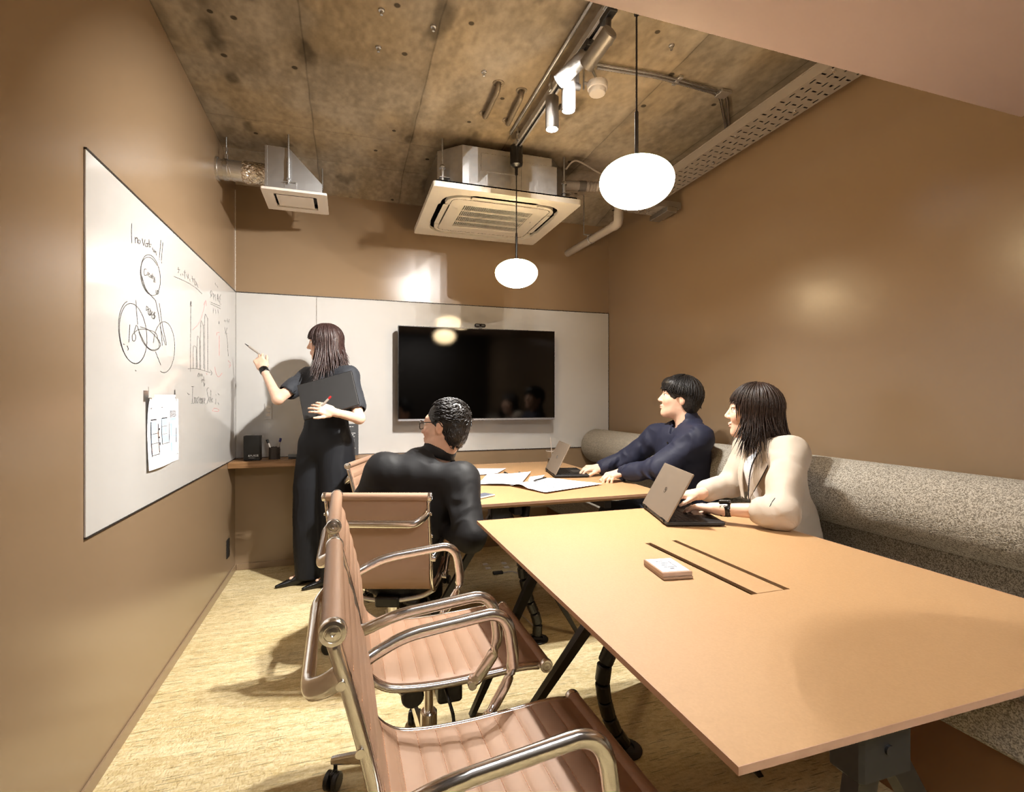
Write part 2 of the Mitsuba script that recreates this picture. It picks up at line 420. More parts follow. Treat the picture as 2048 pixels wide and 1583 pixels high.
# ---------------------------------------------------------------- the room
XL, XR, YB, YF, ZC = -0.747, 2.181, 3.976, -1.7, 2.78
BOT, TOP, Y0 = 0.786, 1.944, 1.831            # whiteboard band
struct('floor', box((XL - .1, YF - .1, -.1), (XR + .1, YB + .1, 0)), 'carpet')
struct('wall_left', box((XL - .1, YF - .1, 0), (XL, YB + .1, ZC + .1)), 'paint_brown')
struct('wall_right', box((XR, YF - .1, 0), (XR + .1, YB + .1, ZC + .1)), 'paint_brown')
struct('wall_back', box((XL, YB, 0), (XR, YB + .1, ZC + .1)), 'paint_brown')
struct('wall_front', box((XL, YF - .1, 0), (XR, YF, ZC + .1)), 'paint_dark')
struct('ceiling', cat(box((XL, 0.3, ZC), (XR, YB, ZC + .1)),
                      prism_x([(3.592, ZC + .01), (3.592, ZC - .002), (YB, 2.70), (YB, ZC + .01)], XL, XR)), 'concrete')
struct('ceiling_beam', bbox((XL, 0.30, 2.156), (XR, 1.109, ZC + .02), .004), 'paint_pink')
struct('ceiling_entrance', box((XL, YF, 2.40), (XR, 0.30, 2.5)), 'paint_dark')
# low skirtings
struct('baseboard_back', bbox((XL + .008, YB - .008, 0), (XR, YB, .045), .002), 'paint_brown')
struct('baseboard_left', bbox((XL, YF, 0), (XL + .008, YB, .045), .002), 'paint_brown')
# pale caulk line in the left back corner and the dark edge profiles round the boards
struct('trim_1', rod((XL + .002, YB - .002, TOP + .01), (XL + .002, YB - .002, 2.66), .0022, 6), 'vent_white', label='pale sealant line in the left back corner')

k = thing('whiteboard', 'glossy white writing board along the left wall covered in marker notes', 'whiteboard')
part(k, 'panel', bbox((XL + .0005, Y0, BOT), (XL + .006, YB - .003, TOP), .001), 'board_white')
for e_ in (box((XL, Y0, TOP), (XL + .008, YB - .004, TOP + .006)), box((XL, Y0, BOT - .005), (XL + .008, YB - .004, BOT))): part(k, 'edge_profile', e_, 'edge_dark')
LBOARD = k
k = thing('whiteboard', 'narrow white board on the back wall left of the seam, behind the standing woman', 'whiteboard')
part(k, 'panel', bbox((XL + .007, YB - .006, BOT), (-.2155, YB - .0005, TOP), .001), 'board_white')
for e_ in (box((XL + .007, YB - .008, TOP), (-.2155, YB, TOP + .006)), box((XL + .007, YB - .008, BOT - .005), (-.2155, YB, BOT))): part(k, 'edge_profile', e_, 'edge_dark')
k = thing('whiteboard', 'wide white board on the back wall carrying the television', 'whiteboard')
part(k, 'panel', bbox((-.213, YB - .006, BOT), (XR - .002, YB - .0005, TOP), .001), 'board_white')
for e_ in (box((-.2145, YB - .008, TOP), (XR - .002, YB, TOP + .006)), box((-.2145, YB - .008, BOT - .005), (XR - .002, YB, BOT)), box((XR - .004, YB - .009, BOT), (XR, YB, TOP))): part(k, 'edge_profile', e_, 'edge_dark')

# wall outlet low on the left wall
c = atX(455, 1096, XL)
k = thing('wall_outlet', 'grey wall outlet plate low on the left wall near the back corner', 'outlet')
part(k, 'plate', bbox((XL, c[1] - .036, c[2] - .06), (XL + .007, c[1] + .036, c[2] + .06), .002), 'grey_steel')
for dz in (-.024, .024):
    part(k, 'socket', bbox((XL + .005, c[1] - .02, c[2] + dz - .017), (XL + .009, c[1] + .02, c[2] + dz + .017), .002), 'black_soft')
c = atY(537, 822, YB)
k = thing('light_switch', 'white switch plate on the back board below the raised arm of the standing woman', 'switch')
part(k, 'plate', bbox((c[0] - .024, YB - .013, c[2] - .058), (c[0] + .024, YB - .004, c[2] + .058), .002), 'board_white')
for dz in (-.025, .004, .030):
    part(k, 'rocker', bbox((c[0] - .015, YB - .016, c[2] + dz - .010), (c[0] + .015, YB - .011, c[2] + dz + .010), .002), 'vent_white')
# floor outlet covers under the back table
for i, (u, v) in enumerate([(971, 1128), (976, 1136), (1008, 1126), (1013, 1134)]):
    c = atZ(u, v, 0)
    solo('floor_plate', bbox((c[0] - .018, c[1] - .02, -.002), (c[0] + .018, c[1] + .02, .004), .001), 'vent_white',
         'small pale cover plate on the carpet under the back table', 'floor plate', 'pale floor plates under the back table')

# ---------------------------------------------------------------- marker notes on the left board, drawn in the board's own plane
def onboard(pts, ox, oy, s):
    return [atX(ox + x / s, oy + y / s, XL + .0064) for x, y in pts]
def circle(cx, cy, rx, ry, a0=0, a1=360, rot=0, n=40):
    g = np.radians(np.linspace(a0, a1, n)); c, s = math.cos(math.radians(rot)), math.sin(math.radians(rot))
    x, y = rx * np.cos(g), ry * np.sin(g)
    return list(zip(cx + c * x - s * y, cy + s * x + c * y))
C1 = (220, 430, 7.877); C2 = (220, 600, 6.596)
def strokes(name, items, bsdf, r=.0017, label=None):
    r *= .72
    ms = []
    for frame, pts in items:
        p = np.array(onboard(pts, *frame)); q = smooth_path(p, 4) if 2 < len(p) < 14 else p
        ms.append(tube(q, r, 5))
    part(LBOARD, name, cat(ms), bsdf, False, label, kind='stuff')
strokes('handwriting', [(C1, p) for p in (
    [(342, 130), (338, 280), (343, 440)], [(392, 345), (400, 440)], [(397, 380), (420, 350), (432, 380), (436, 440)], circle(458, 420, 18, 30),
    [(505, 365), (530, 480), (552, 385)], circle(575, 470, 17, 28), [(592, 440), (596, 505)], [(612, 380), (622, 500), (640, 490)], [(590, 440), (650, 465)],
    [(668, 510), (672, 555)], circle(693, 565, 10, 18), [(706, 560), (712, 600)], [(712, 575), (728, 580), (728, 635)],
    [(800, 395), (778, 670)], [(775, 690), (779, 708)], [(832, 432), (808, 715)], [(809, 735), (815, 755)])], 'ink', .0016, 'handwritten word Inovation with two exclamation marks')
strokes('handwriting', [(C1, p) for p in (
    [(575, 855), (545, 850), (535, 900), (548, 950), (580, 940)], [(585, 950), (590, 905), (606, 905)], [(600, 950), (625, 925), (610, 915), (605, 960), (630, 975)],
    circle(642, 965, 10, 22), [(655, 940), (658, 1000)], [(668, 920), (675, 1010)], [(650, 955), (690, 965)], [(690, 970), (695, 1015), (708, 975)],
    [(690, 1045), (715, 1030), (700, 1015), (690, 1050), (722, 1056)])], 'ink', .0015, 'handwritten word Creative inside the top circle')
strokes('handwriting', [(C2, p) for p in (
    [(482, 75), (478, 140)], [(480, 80), (500, 95), (496, 125), (480, 130)], circle(520, 155, 18, 42), circle(530, 170, 12, 30),
    [(560, 150), (550, 190), (560, 240), (590, 240)], [(552, 195), (585, 195)], [(600, 165), (570, 180), (600, 215), (575, 240)], [(585, 150), (582, 250)])], 'ink', .0017, 'handwritten letters PO and a currency sign')
strokes('handwriting', [(C2, p) for p in ([(262, 320), (248, 555)], circle(315, 490, 24, 52), [(345, 330), (318, 420), (320, 435)], [(225, 600), (240, 640), (232, 660)], [(175, 575), (190, 585)])], 'ink', .0018, 'handwritten number 10')
strokes('diagram', [(C1, circle(640, 945, 148, 325, 0, 400, -8)), (C1, circle(632, 960, 150, 300, 100, 330, -8)), (C1, [(500, 960), (560, 1150), (640, 1260), (720, 1345)]), (C1, [(720, 1180), (735, 1250), (770, 1210), (740, 1180), (755, 1230)])] +
        [(C2, p) for p in (circle(305, 440, 178, 400, 0, 375, -6), circle(300, 420, 185, 415, 20, 260, -6), circle(712, 620, 142, 335, 110, -170, 0),
                           [(650, 40), (690, 330), (740, 560), (725, 570), (660, 350)], [(400, 350), (520, 400), (650, 540), (655, 620), (560, 655), (480, 600), (400, 450), (355, 330)],
                           [(340, 0), (350, 160), (365, 320)], [(600, 0), (660, 300), (690, 600)], [(380, 420), (440, 560), (540, 660), (640, 640), (650, 520)],
                           [(600, 680), (668, 855)], [(320, 430), (370, 390), (460, 385), (600, 430), (640, 560)], [(335, 925), (345, 935)])],
        'ink', .0016, 'three loosely drawn overlapping marker circles')
strokes('chart', [(C2, p) for p in ([(1066, 20), (1062, 480), (1060, 940)], [(1055, 80), (1066, 15), (1076, 80)], [(1030, 905), (1150, 905), (1340, 960)], [(1325, 920), (1345, 962), (1330, 990)],
        [(1098, 900), (1098, 620), (1135, 617)], [(1138, 900), (1138, 620)], [(1150, 900), (1150, 500), (1180, 503)], [(1184, 905), (1184, 505)], [(1195, 915), (1195, 310), (1230, 335)], [(1235, 910), (1232, 330)],
        [(1248, 925), (1248, 232), (1288, 240)], [(1290, 930), (1290, 240)])], 'ink', .0014, 'hand drawn bar chart with four rising bars')
strokes('chart_arrow', [(C2, p) for p in ([(1090, 390), (1160, 320), (1215, 200), (1262, 10)], [(1235, 60), (1264, 5), (1268, 75)], [(1410, 470), (1410, 430), (1450, 425)], [(1440, 470), (1440, 730)], [(1380, 880), (1400, 970), (1435, 1010), (1480, 960)],
        [(1350, 1460), (1375, 1425), (1430, 1440), (1430, 1468)], [(1355, 1462), (1430, 1468)], [(1560, 800), (1590, 830)], [(1562, 860), (1595, 850), (1570, 890)], [(1270, 960), (1280, 980)])], 'ink_red', .0014, 'red marker arrow and scribbles')
strokes('handwriting', [(C2, p) for p in (
    [(1075, 1138), (1108, 1140)], [(1090, 1140), (1085, 1365)], [(1070, 1362), (1108, 1358)], [(1112, 1280), (1110, 1360)], [(1112, 1300), (1128, 1285), (1130, 1362)], [(1150, 1290), (1138, 1320), (1150, 1362)],
    [(1160, 1360), (1160, 1285), (1172, 1280)], [(1180, 1320), (1196, 1310), (1190, 1285), (1178, 1330), (1194, 1365)], circle(1205, 1330, 7, 32), [(1214, 1290), (1216, 1368)], [(1232, 1290), (1222, 1320), (1232, 1365)],
    [(1240, 1325), (1256, 1315), (1248, 1290), (1240, 1330), (1256, 1370)], [(1305, 1155), (1280, 1170), (1285, 1240), (1300, 1300), (1275, 1368)], circle(1314, 1310, 8, 34), [(1330, 1180), (1332, 1350)],
    [(1340, 1310), (1352, 1290), (1340, 1330), (1356, 1345)], [(1395, 1240), (1402, 1250)], [(1420, 1225), (1440, 1250)], [(1395, 1300), (1390, 1370)], [(1425, 1350), (1436, 1376)], [(1020, 1225), (1040, 1245), (1048, 1240)])], 'ink', .0014, 'handwritten words Increase Sales')
strokes('handwriting', [(C2, p) for p in ([(1170, 960), (1155, 1000), (1175, 1005), (1172, 960)], [(1185, 970), (1188, 1000)], [(1200, 965), (1205, 1005)], [(1215, 975), (1222, 1005)], [(1210, 1040), (1250, 1060)], [(1235, 1010), (1240, 1140)],
        [(1200, 1065), (1222, 1050), (1210, 1085)], [(1236, 1100), (1250, 1100), (1240, 1140)])] +
        [(C1, p) for p in ([(1075, 820), (1085, 870), (1070, 915)], [(1060, 850), (1100, 860)], [(1110, 925), (1120, 960)], [(1140, 920), (1150, 950)], [(1175, 865), (1180, 1000)], [(1165, 895), (1195, 900)], [(1205, 930), (1225, 1000)], [(1230, 925), (1235, 1000)],
        [(1255, 1000), (1262, 1045)], [(1290, 955), (1310, 1060)], [(1285, 1000), (1330, 1010)], [(1330, 1000), (1340, 1110)], [(1350, 1040), (1385, 1140)], [(1345, 1100), (1390, 1095)], [(1008, 965), (1200, 1050), (1345, 1140), (1450, 1240)])], 'ink', .0014, 'line of small handwritten characters with an underline')
strokes('handwriting', [(C1, p) for p in ([(1655, 1065), (1665, 1110)], [(1680, 1100), (1700, 1145)], [(1600, 1280), (1580, 1230), (1595, 1190), (1610, 1230), (1580, 1300)], [(1625, 1230), (1632, 1340)], [(1625, 1240), (1648, 1260), (1630, 1290)],
        [(1660, 1240), (1662, 1340), (1672, 1345)], [(1690, 1350), (1695, 1240), (1712, 1370)], [(1688, 1310), (1710, 1320)], [(1745, 1250), (1728, 1300), (1732, 1400), (1750, 1400)], [(1730, 1320), (1750, 1325)],
        [(1575, 1365), (1750, 1440)], [(1580, 1395), (1745, 1475)], [(1630, 1470), (1625, 1540)], [(1660, 1480), (1665, 1550)], [(1700, 1490), (1705, 1550)])] +
        [(C2, p) for p in ([(1435, 280), (1437, 315)], [(1440, 280), (1441, 315)], [(1510, 360), (1530, 430), (1545, 510), (1560, 740)], [(1545, 365), (1520, 450)], [(1510, 430), (1550, 440)])], 'ink', .0014, 'handwritten heading with a double underline')
strokes('handwriting', [(C2, p) for p in ([(1500, 270), (1580, 280)], [(1515, 250), (1520, 300)], [(1545, 240), (1550, 300)], [(1570, 250), (1565, 305)])], 'ink_faint', .0013, 'faint grey scribble')

# ---------------------------------------------------------------- floor plan sheet taped to the board
pl = lambda u, v, o=.012: atX(u, v, XL + o)
sheet = [pl(294, 789), pl(357, 789), pl(359, 918), pl(296, 942)]
ny, nz = 18, 22
yy = np.linspace(sheet[0][1], sheet[1][1], ny); V = []
for a in range(nz):
    for b in range(ny):
        s, t = b / (ny - 1), a / (nz - 1)
        y = sheet[0][1] + (sheet[1][1] - sheet[0][1]) * s + .010 * t
        zb = (1 - s) * sheet[3][2] + s * sheet[2][2]; zt = (1 - s) * sheet[0][2] + s * sheet[1][2]
        curl = .004 + .020 * max(0, t - .55) ** 1.3 * (0.6 + 0.8 * math.sin(5 * s)) + (.014 * (1 - s) ** 6 * (1 - t) ** 6)
        V.append((XL + .007 + curl, y, zt + (zb - zt) * t))
V = np.array(V)
F = [[a * ny + b, a * ny + b + 1, (a + 1) * ny + b + 1, (a + 1) * ny + b] for a in range(nz - 1) for b in range(ny - 1)]
def sheet_at(s, t, o=.0006):
    a, b = min(t, .999) * (nz - 1), min(s, .999) * (ny - 1); i, j = int(a), int(b); x, y = a - i, b - j
    G = V.reshape(nz, ny, 3)
    return (G[i, j] * (1 - x) + G[i + 1, j] * x) * (1 - y) + (G[i, j + 1] * (1 - x) + G[i + 1, j + 1] * x) * y + np.array([o, 0, 0])
def patch(s0, t0, s1, t1, o=.0006, n=4):
    v = [sheet_at(s0 + (s1 - s0) * i / n, t0 + (t1 - t0) * j / n, o) for j in range(n + 1) for i in range(n + 1)]
    f = [[j * (n + 1) + i, j * (n + 1) + i + 1, (j + 1) * (n + 1) + i + 1, (j + 1) * (n + 1) + i] for j in range(n) for i in range(n)]
    f = np.array(f); return trimesh.Trimesh(v, np.vstack([f[:, [0, 1, 2]], f[:, [0, 2, 3]]]), process=False)
k = thing('floor_plan_sheet', 'white sheet with coloured floor plans taped to the left whiteboard', 'paper sheet')
F = np.array(F); sm = trimesh.Trimesh(V, np.vstack([F[:, [0, 1, 2]], F[:, [0, 2, 3]]]), process=False)
back = sm.copy(); back.apply_translation((-.0004, 0, 0)); back.invert()
part(k, 'sheet', cat(sm, back), 'paper', True)
for q in ((.10, .36, .26, .52), (.10, .535, .24, .65), (.42, .34, .60, .44), (.42, .455, .58, .55), (.42, .565, .64, .685)): part(k, 'printed_plan', patch(*q), 'print_blue', False, 'blue plan area')
for q in ((.10, .67, .30, .80), (.27, .50, .36, .60)): part(k, 'printed_plan', patch(*q), 'print_pink', False, 'pink plan area')
part(k, 'printed_table', cat([patch(.69, .235 + .0125 * i, .90, .2435 + .0125 * i) for i in range(8)]), 'print_grey', False, 'dark grey printed table', kind='stuff')
lines = []
for (s0, t0, s1, t1) in [(.09, .33, .26, .345), (.42, .325, .60, .338), (.09, .36, .105, .83), (.30, .40, .315, .80), (.09, .525, .32, .532), (.09, .655, .32, .662), (.09, .81, .31, .818), (.41, .345, .42, .70), (.41, .445, .62, .45),
                         (.41, .555, .62, .56), (.41, .69, .66, .697), (.65, .40, .66, .70), (.86, .04, .94, .048), (.92, .06, .93, .12), (.90, .50, .91, .72), (.08, .175, .11, .19), (.42, .17, .44, .185), (.90, .90, .98, .906),
                         (.33, .46, .36, .49), (.30, .58, .36, .60), (.33, .66, .36, .70)]:
    lines.append(patch(s0, t0, s1, t1, .0009, 2))
part(k, 'printed_lines', cat(lines), 'print_black', False, 'black plan outlines', kind='stuff')
for q in ((.69, .34, .90, .38), (.71, .42, .76, .62), (.78, .60, .90, .63), (.71, .70, .75, .84)): part(k, 'printed_plan', patch(*q), 'print_blue', False, 'blue plan area')
for s, t in ((.02, -.02), (.97, .02)):
    c = sheet_at(max(s, 0), max(t, 0), .001)
    part(k, 'tape', box(c + (-.0015, -.03, -.012), c + (.0005, .03, .03)), 'board_white', False, 'strip of tape')

# ---------------------------------------------------------------- shelf on the back wall and what stands on it
SX1, SZ = 0.465, 0.782
sd = YB - 0.235
k = solo('wall_shelf', bbox((XL, sd, SZ - .042), (SX1, YB - .001, SZ), .002), 'shelf_wood', 'long oak shelf on the back wall under the white board', 'shelf')
c = atY(504, 900, 3.80); d = .052
k = thing('sign_box', 'black box with a white printed name standing on the left end of the oak shelf', 'box')
hgt = .168
part(k, 'case', bbox((c[0] - d, c[1], SZ), (c[0] + d, c[1] + .07, SZ + hgt), .004), 'black_plastic')
m = text('&PLACE', .012, .0006, True); m.apply_transform([[1, 0, 0, c[0] - .024], [0, 0, -1, c[1] - .0001], [0, 1, 0, SZ + .028], [0, 0, 0, 1]])
part(k, 'lettering', m, 'print_white', False, 'white lettering')
part(k, 'underline', box((c[0] - .02, c[1] - .0007, SZ + .018), (c[0] + .02, c[1] + .001, SZ + .0195)), 'print_white', False)
c = atY(549, 900, 3.86)
k = thing('pen_cup', 'brown leather pen cup standing on the oak shelf', 'cup')
part(k, 'shell', lathe([(0, 0), (.0365, 0), (.0365, .083), (.0325, .083), (.0325, .006), (0, .006)], 28, at=(c[0], c[1], SZ)), 'plinth_brown' if False else plastic('cup_brown', (.075, .052, .038), .5))
for i, (dx, tipx, capk, lab, lk) in enumerate([(-.012, -.048, 'black_plastic', 'white marker with a black cap leaning left in the brown pen cup', 'black cap'),
                                          (.010, .040, plastic('cap_blue', (.02, .02, .22), .25), 'white marker with a blue cap leaning right in the brown pen cup', 'blue cap')]):
    a = np.array([c[0] + dx - (tipx - dx) * .2, c[1], SZ + .008]); b = np.array([c[0] + tipx, c[1] + .004, SZ + .136 + .008 * i])
    k = thing('marker', lab, 'marker')
    w = a + (b - a) * .80
    part(k, 'barrel', rod(a, w, .0065, 14), 'pipe_white')
    part(k, 'cap', tube([w, w + (b - w) * .1, b - (b - w) * .1, b], [.0065, .008, .0078, .006], 14), capk, label=lk)
c = atY(590, 914, 3.82)
k = thing('board_eraser', 'grey board eraser lying on the oak shelf beside the standing woman', 'eraser')
part(k, 'body', bbox((c[0] - .045, c[1], SZ + .012), (c[0] + .075, c[1] + .05, SZ + .031), .003), plastic('eraser_grey', (.30, .31, .31), .4))
part(k, 'felt', bbox((c[0] - .043, c[1] + .002, SZ), (c[0] + .073, c[1] + .048, SZ + .013), .002), 'black_soft')
p0, p1 = atY(680, 848, YB - .05), atY(717, 905, YB - .05)
k = thing('notice_card', 'dark grey notice card with small white text leaning on the board behind the shelf', 'sign')
cx0, cx1, cz1 = p1[0] - .20, p1[0], p0[2]
tilt = lambda z: YB - .045 + .032 * (z - SZ) / (cz1 - SZ)
vs = np.array([(x, tilt(z) + o, z) for z in (SZ, cz1) for x in (cx0, cx1) for o in (0, .006)])
part(k, 'panel', trimesh.convex.convex_hull(vs), plastic('card_grey', (.050, .052, .058), .4))
rows = ['NOTICE FOR USERS', 'of this room']
tm = []
r2 = np.random.default_rng(3)
for i in range(14):
    z = cz1 - .022 - i * .0122; x = cx0 + .014 + (0.012 if i > 2 else 0)
    if i == 3: continue
    while x < cx1 - .030:
        w = r2.uniform(.006, .022)
        if x + w > cx1 - .016 or r2.random() < .08: break
        tm.append(box((x, tilt(z) - .0006, z), (x + w, tilt(z) + .001, z + .0042))); x += w + .004
part(k, 'text_lines', cat(tm), 'print_white', False, 'lines of small white text', kind='stuff')

# ---------------------------------------------------------------- television, turned a little on its bracket
TL, TR, BR, BL = atY(795, 652, 3.858), atY(1108, 661, 3.815), atY(1110, 836, 3.815), atY(797, 843, 3.858)
xa, xb = (TL[0] + BL[0]) / 2, (TR[0] + BR[0]) / 2; za, zb = (BL[2] + BR[2]) / 2, (TL[2] + TR[2]) / 2
W = math.hypot(xb - xa, .043); Hh = zb - za
tvo = np.array([(xa + xb) / 2, 3.8365, (za + zb) / 2]); tx = unit2 = np.array([xb - xa, 3.815 - 3.858, 0]); tx = tx / np.linalg.norm(tx)
def tvm(m):                      # local: x right, y into the wall, z up
    M = np.eye(4); M[:3, 0] = tx; M[:3, 1] = [-tx[1], tx[0], 0]; M[:3, 3] = tvo; m.apply_transform(M); return m
k = thing('television', 'large black wall television on the back white board, screen off', 'television')
part(k, 'housing', tvm(bbox((-W / 2, .004, -Hh / 2), (W / 2, .045, Hh / 2), .004)), 'bezel')
part(k, 'screen', tvm(box((-W / 2 + .006, 0, -Hh / 2 + .016), (W / 2 - .006, .006, Hh / 2 - .006))), 'screen_black')
part(k, 'bezel', tvm(cat(box((-W / 2, -.002, -Hh / 2), (-W / 2 + .005, .01, Hh / 2)), box((W / 2 - .005, -.002, -Hh / 2), (W / 2, .01, Hh / 2)), box((-W / 2, -.002, Hh / 2 - .005), (W / 2, .01, Hh / 2)))), 'bezel')
part(k, 'bottom_strip', tvm(bbox((-W / 2, -.004, -Hh / 2 - .004), (W / 2, .01, -Hh / 2 + .013), .002)), metal('strip_metal', (.34, .34, .36), .25), label='dark metal strip')
part(k, 'bracket', cat(box((.85, 3.86, 1.25), (1.2, 3.9, 1.55)), box((.95, 3.88, 1.30), (1.1, YB - .0065, 1.5))), 'black_steel')
c = atY(960, 651, 3.84)
k = thing('webcam', 'small black webcam clipped on the top edge of the television', 'webcam')
part(k, 'body', rbox(c + (-.044, -.016, -.013), c + (.044, .014, .015), .0125), 'black_plastic')
part(k, 'lens', lathe([(0, 0), (.008, 0), (.009, -.003), (0, -.003)], 18, axis='y', at=c + (0, -.0165, .001)), 'screen_black')
part(k, 'clip', box(c + (-.012, -.010, -.028), c + (.012, .012, -.008)), 'black_plastic')
# ---------------------------------------------------------------- lighting track, spotlights, pendants
TX, TZ = 0.965, 2.70
k = thing('lighting_track', 'grey metal lighting track running along the concrete ceiling', 'lighting track')
ty0, ty1 = 1.12, 2.93
part(k, 'rail', cat(bbox((TX - .018, ty0, TZ), (TX - .012, ty1, TZ + .032), .001), bbox((TX + .012, ty0, TZ), (TX + .018, ty1, TZ + .032), .001), bbox((TX - .018, ty0, TZ + .024), (TX + .018, ty1, TZ + .034), .001),
                    bbox((TX - .018, ty0, TZ), (TX - .007, ty1, TZ + .004), .001), bbox((TX + .007, ty0, TZ), (TX + .018, ty1, TZ + .004), .001)), 'aluminium')
part(k, 'conductor', box((TX - .011, ty0, TZ + .012), (TX + .011, ty1, TZ + .024)), 'black_soft')
for y in (1.30, 1.75, 2.30, 2.80):
    part(k, 'ceiling_clip', cat(bbox((TX - .028, y - .012, TZ + .03), (TX + .028, y + .012, TZ + .042), .002), rod((TX - .02, y, TZ + .04), (TX - .02, y, ZC), .004, 8), bbox((TX - .026, y - .012, TZ + .004), (TX - .018, y + .012, TZ + .036), .001)), 'galvanised')
k2 = thing('conduit', 'thin metal conduit fixed beside the lighting track', 'conduit')
part(k2, 'pipe', rod((TX - .045, 1.15, ZC - .012), (TX - .045, 2.86, ZC - .012), .008, 10), 'galvanised')

def tube_shell(r, r_in, L):
    return [(r_in - .001, 0), (r_in, 0), (r, 0), (r, L), (.012, L), (0, L + .0)]
def spotlight(label, hang, axis, back, beam):
    """hang: point on the track; back: rear end of the barrel; axis: where it shines"""
    axis = np.asarray(axis, float) / np.linalg.norm(axis); back = np.asarray(back, float)
    L, r = .150, .031
    mouth = back + axis * L
    k = thing('spotlight', label, 'spotlight', 'track spotlights')
    shell = lathe([(r - .003, .000), (r, .000), (r, L - .004), (r - .004, L), (0, L)], 36)
    inner = lathe([(r - .003, 0), (r - .003, .020), (0, .021)], 36); inner.invert()
    part(k, 'barrel', orient(cat(shell, inner), -axis, o=mouth), 'lamp_silver')
    lens = lathe([(0, .014), (.025, .014)], 30)
    m = orient(lens, -axis, o=mouth)
    if (m.face_normals.mean(0) @ axis) < 0: m.invert()
    part(k, 'lens', {**mikit.ply(m, 'lamp_silver'), 'emitter': dict(type='area', radiance=rgb(np.array([1.0, .97, .92]) * SPOT_LENS))}, None, label='glowing lens')
    neck = back + axis * .05
    top = np.array([TX, neck[1], TZ])
    part(k, 'adapter', bbox(top + (-.016, -.045, -.026), top + (.016, .045, .004), .003), 'black_soft')
    part(k, 'arm', cat(rod(top + (0, 0, -.02), [TX, neck[1], neck[2] + .026], .011, 14), orient(lathe([(0, -.018), (.014, -.018), (.014, .018), (0, .018)], 18), [1, 0, 0], o=[TX - .004, neck[1], neck[2] + .012])), 'lamp_bronze')
    if beam:
        e1 = unit(np.cross(axis, [.3, .9, .2])); e2 = np.cross(axis, e1)
        for q in range(4):                       # four chips behind the lens
            o = mouth + axis * .004 + .019 * (math.cos(q * 1.571 + .4) * e1 + math.sin(q * 1.571 + .4) * e2)
            scene[f'{k}__beam_{q}'] = dict(type='spot', to_world=T().look_at(origin=o.tolist(), target=(o + axis).tolist(), up=[.3, .1, 1]), cutoff_angle=beam[1], beam_width=beam[2], intensity=rgb(np.array([1.0, .97, .92]) * SPOT_BEAM * beam[0] / 4))
        if len(beam) > 3:                        # weaker spill round the beam
            o = mouth + axis * .003
            scene[f'{k}__beam_spill'] = dict(type='spot', to_world=T().look_at(origin=o.tolist(), target=(o + axis).tolist(), up=[.3, .1, 1]), cutoff_angle=66, beam_width=40, intensity=rgb(np.array([1.0, .95, .88]) * SPOT_BEAM * beam[3]))
spotlight('grey barrel spotlight nearest the viewer on the track, aimed at the back wall', None, (-.032, .12, -.050), (.951, 1.715, 2.595), (0.65, 42, 10))
spotlight('grey barrel spotlight second from the viewer on the track, aimed at the left board', None, (-.092, .062, -.088), (.955, 1.935, 2.645), (1.55, 48, 22))
spotlight('grey barrel spotlight third from the viewer on the track, pointing straight down', None, (0, .0, -1), (.925, 2.045, 2.615), (0.68, 54, 16, .10))
spotlight('grey barrel spotlight farthest along the track, pointing straight down', None, (0, .0, -1), (.905, 2.185, 2.600), (0.68, 54, 16, .10))

mat('opal', dict(type='twosided', bsdf=dict(type='roughplastic', diffuse_reflectance=rgb((.8, .78, .72)), alpha=.1)))
def pendant(label, x, y, z, D, cord_top, rod_len, box_top):
    k = thing('pendant_lamp', label, 'pendant lamp', 'opal pendant lamps')
    m = trimesh.creation.icosphere(subdivisions=4, radius=1.0)
    v = m.vertices; v[:, 2] = np.where(v[:, 2] > 0, v[:, 2] * .60, v[:, 2] * .70)
    m.vertices = v * (D / 2) + (x, y, z)
    part(k, 'globe', {**mikit.ply(m, 'opal', smooth=True), 'emitter': dict(type='area', radiance=rgb(np.array([1.0, .74, .42]) * PENDANT))}, None, label='glowing opal glass globe')
    zt = z + .60 * D / 2
    part(k, 'stem', rod((x, y, zt - .004), (x, y, zt + rod_len), .0065, 14), 'black_steel')
    part(k, 'cord', rod((x, y, zt + rod_len), (x, y, cord_top), .0032, 8), 'black_soft')
    part(k, 'collar', lathe([(0, -.002), (.022, -.002), (.018, .008), (.007, .012)], 22, at=(x, y, zt - .002)), 'black_steel')
    part(k, 'canopy', lathe([(0, 0), (.014, 0), (.036, .012), (.0385, .022), (.0385, .122), (.036, .126), (0, .126)], 32, at=(x, y, cord_top)), 'black_plastic')
    part(k, 'cord_grip', lathe([(0, 0), (.009, 0), (.009, .045), (0, .045)], 16, at=(x, y, cord_top - .045)), 'black_plastic')
pendant('large looking opal oval pendant lamp nearest the viewer over the front table', .965, 1.558, 1.962, .258, TZ - .11, .165, 0)
pendant('opal oval pendant lamp farther back, hanging from the end of the track', .967, 2.893, 1.957, .258, TZ - .11, .16, 0)
# corridor lamp in the entrance ceiling, behind the viewer
k = thing('ceiling_lamp', 'flat ceiling lamp in the entrance behind the viewer', 'ceiling lamp')
part(k, 'frame', bbox((.3, -1.2, 2.385), (1.3, -.5, 2.41), .004), 'vent_white')
m = box((.32, -1.18, 2.380), (1.28, -.52, 2.386))
part(k, 'diffuser', {**mikit.ply(m, 'opal'), 'emitter': dict(type='area', radiance=rgb(np.array([1, .97, .93]) * CORRIDOR))}, None)

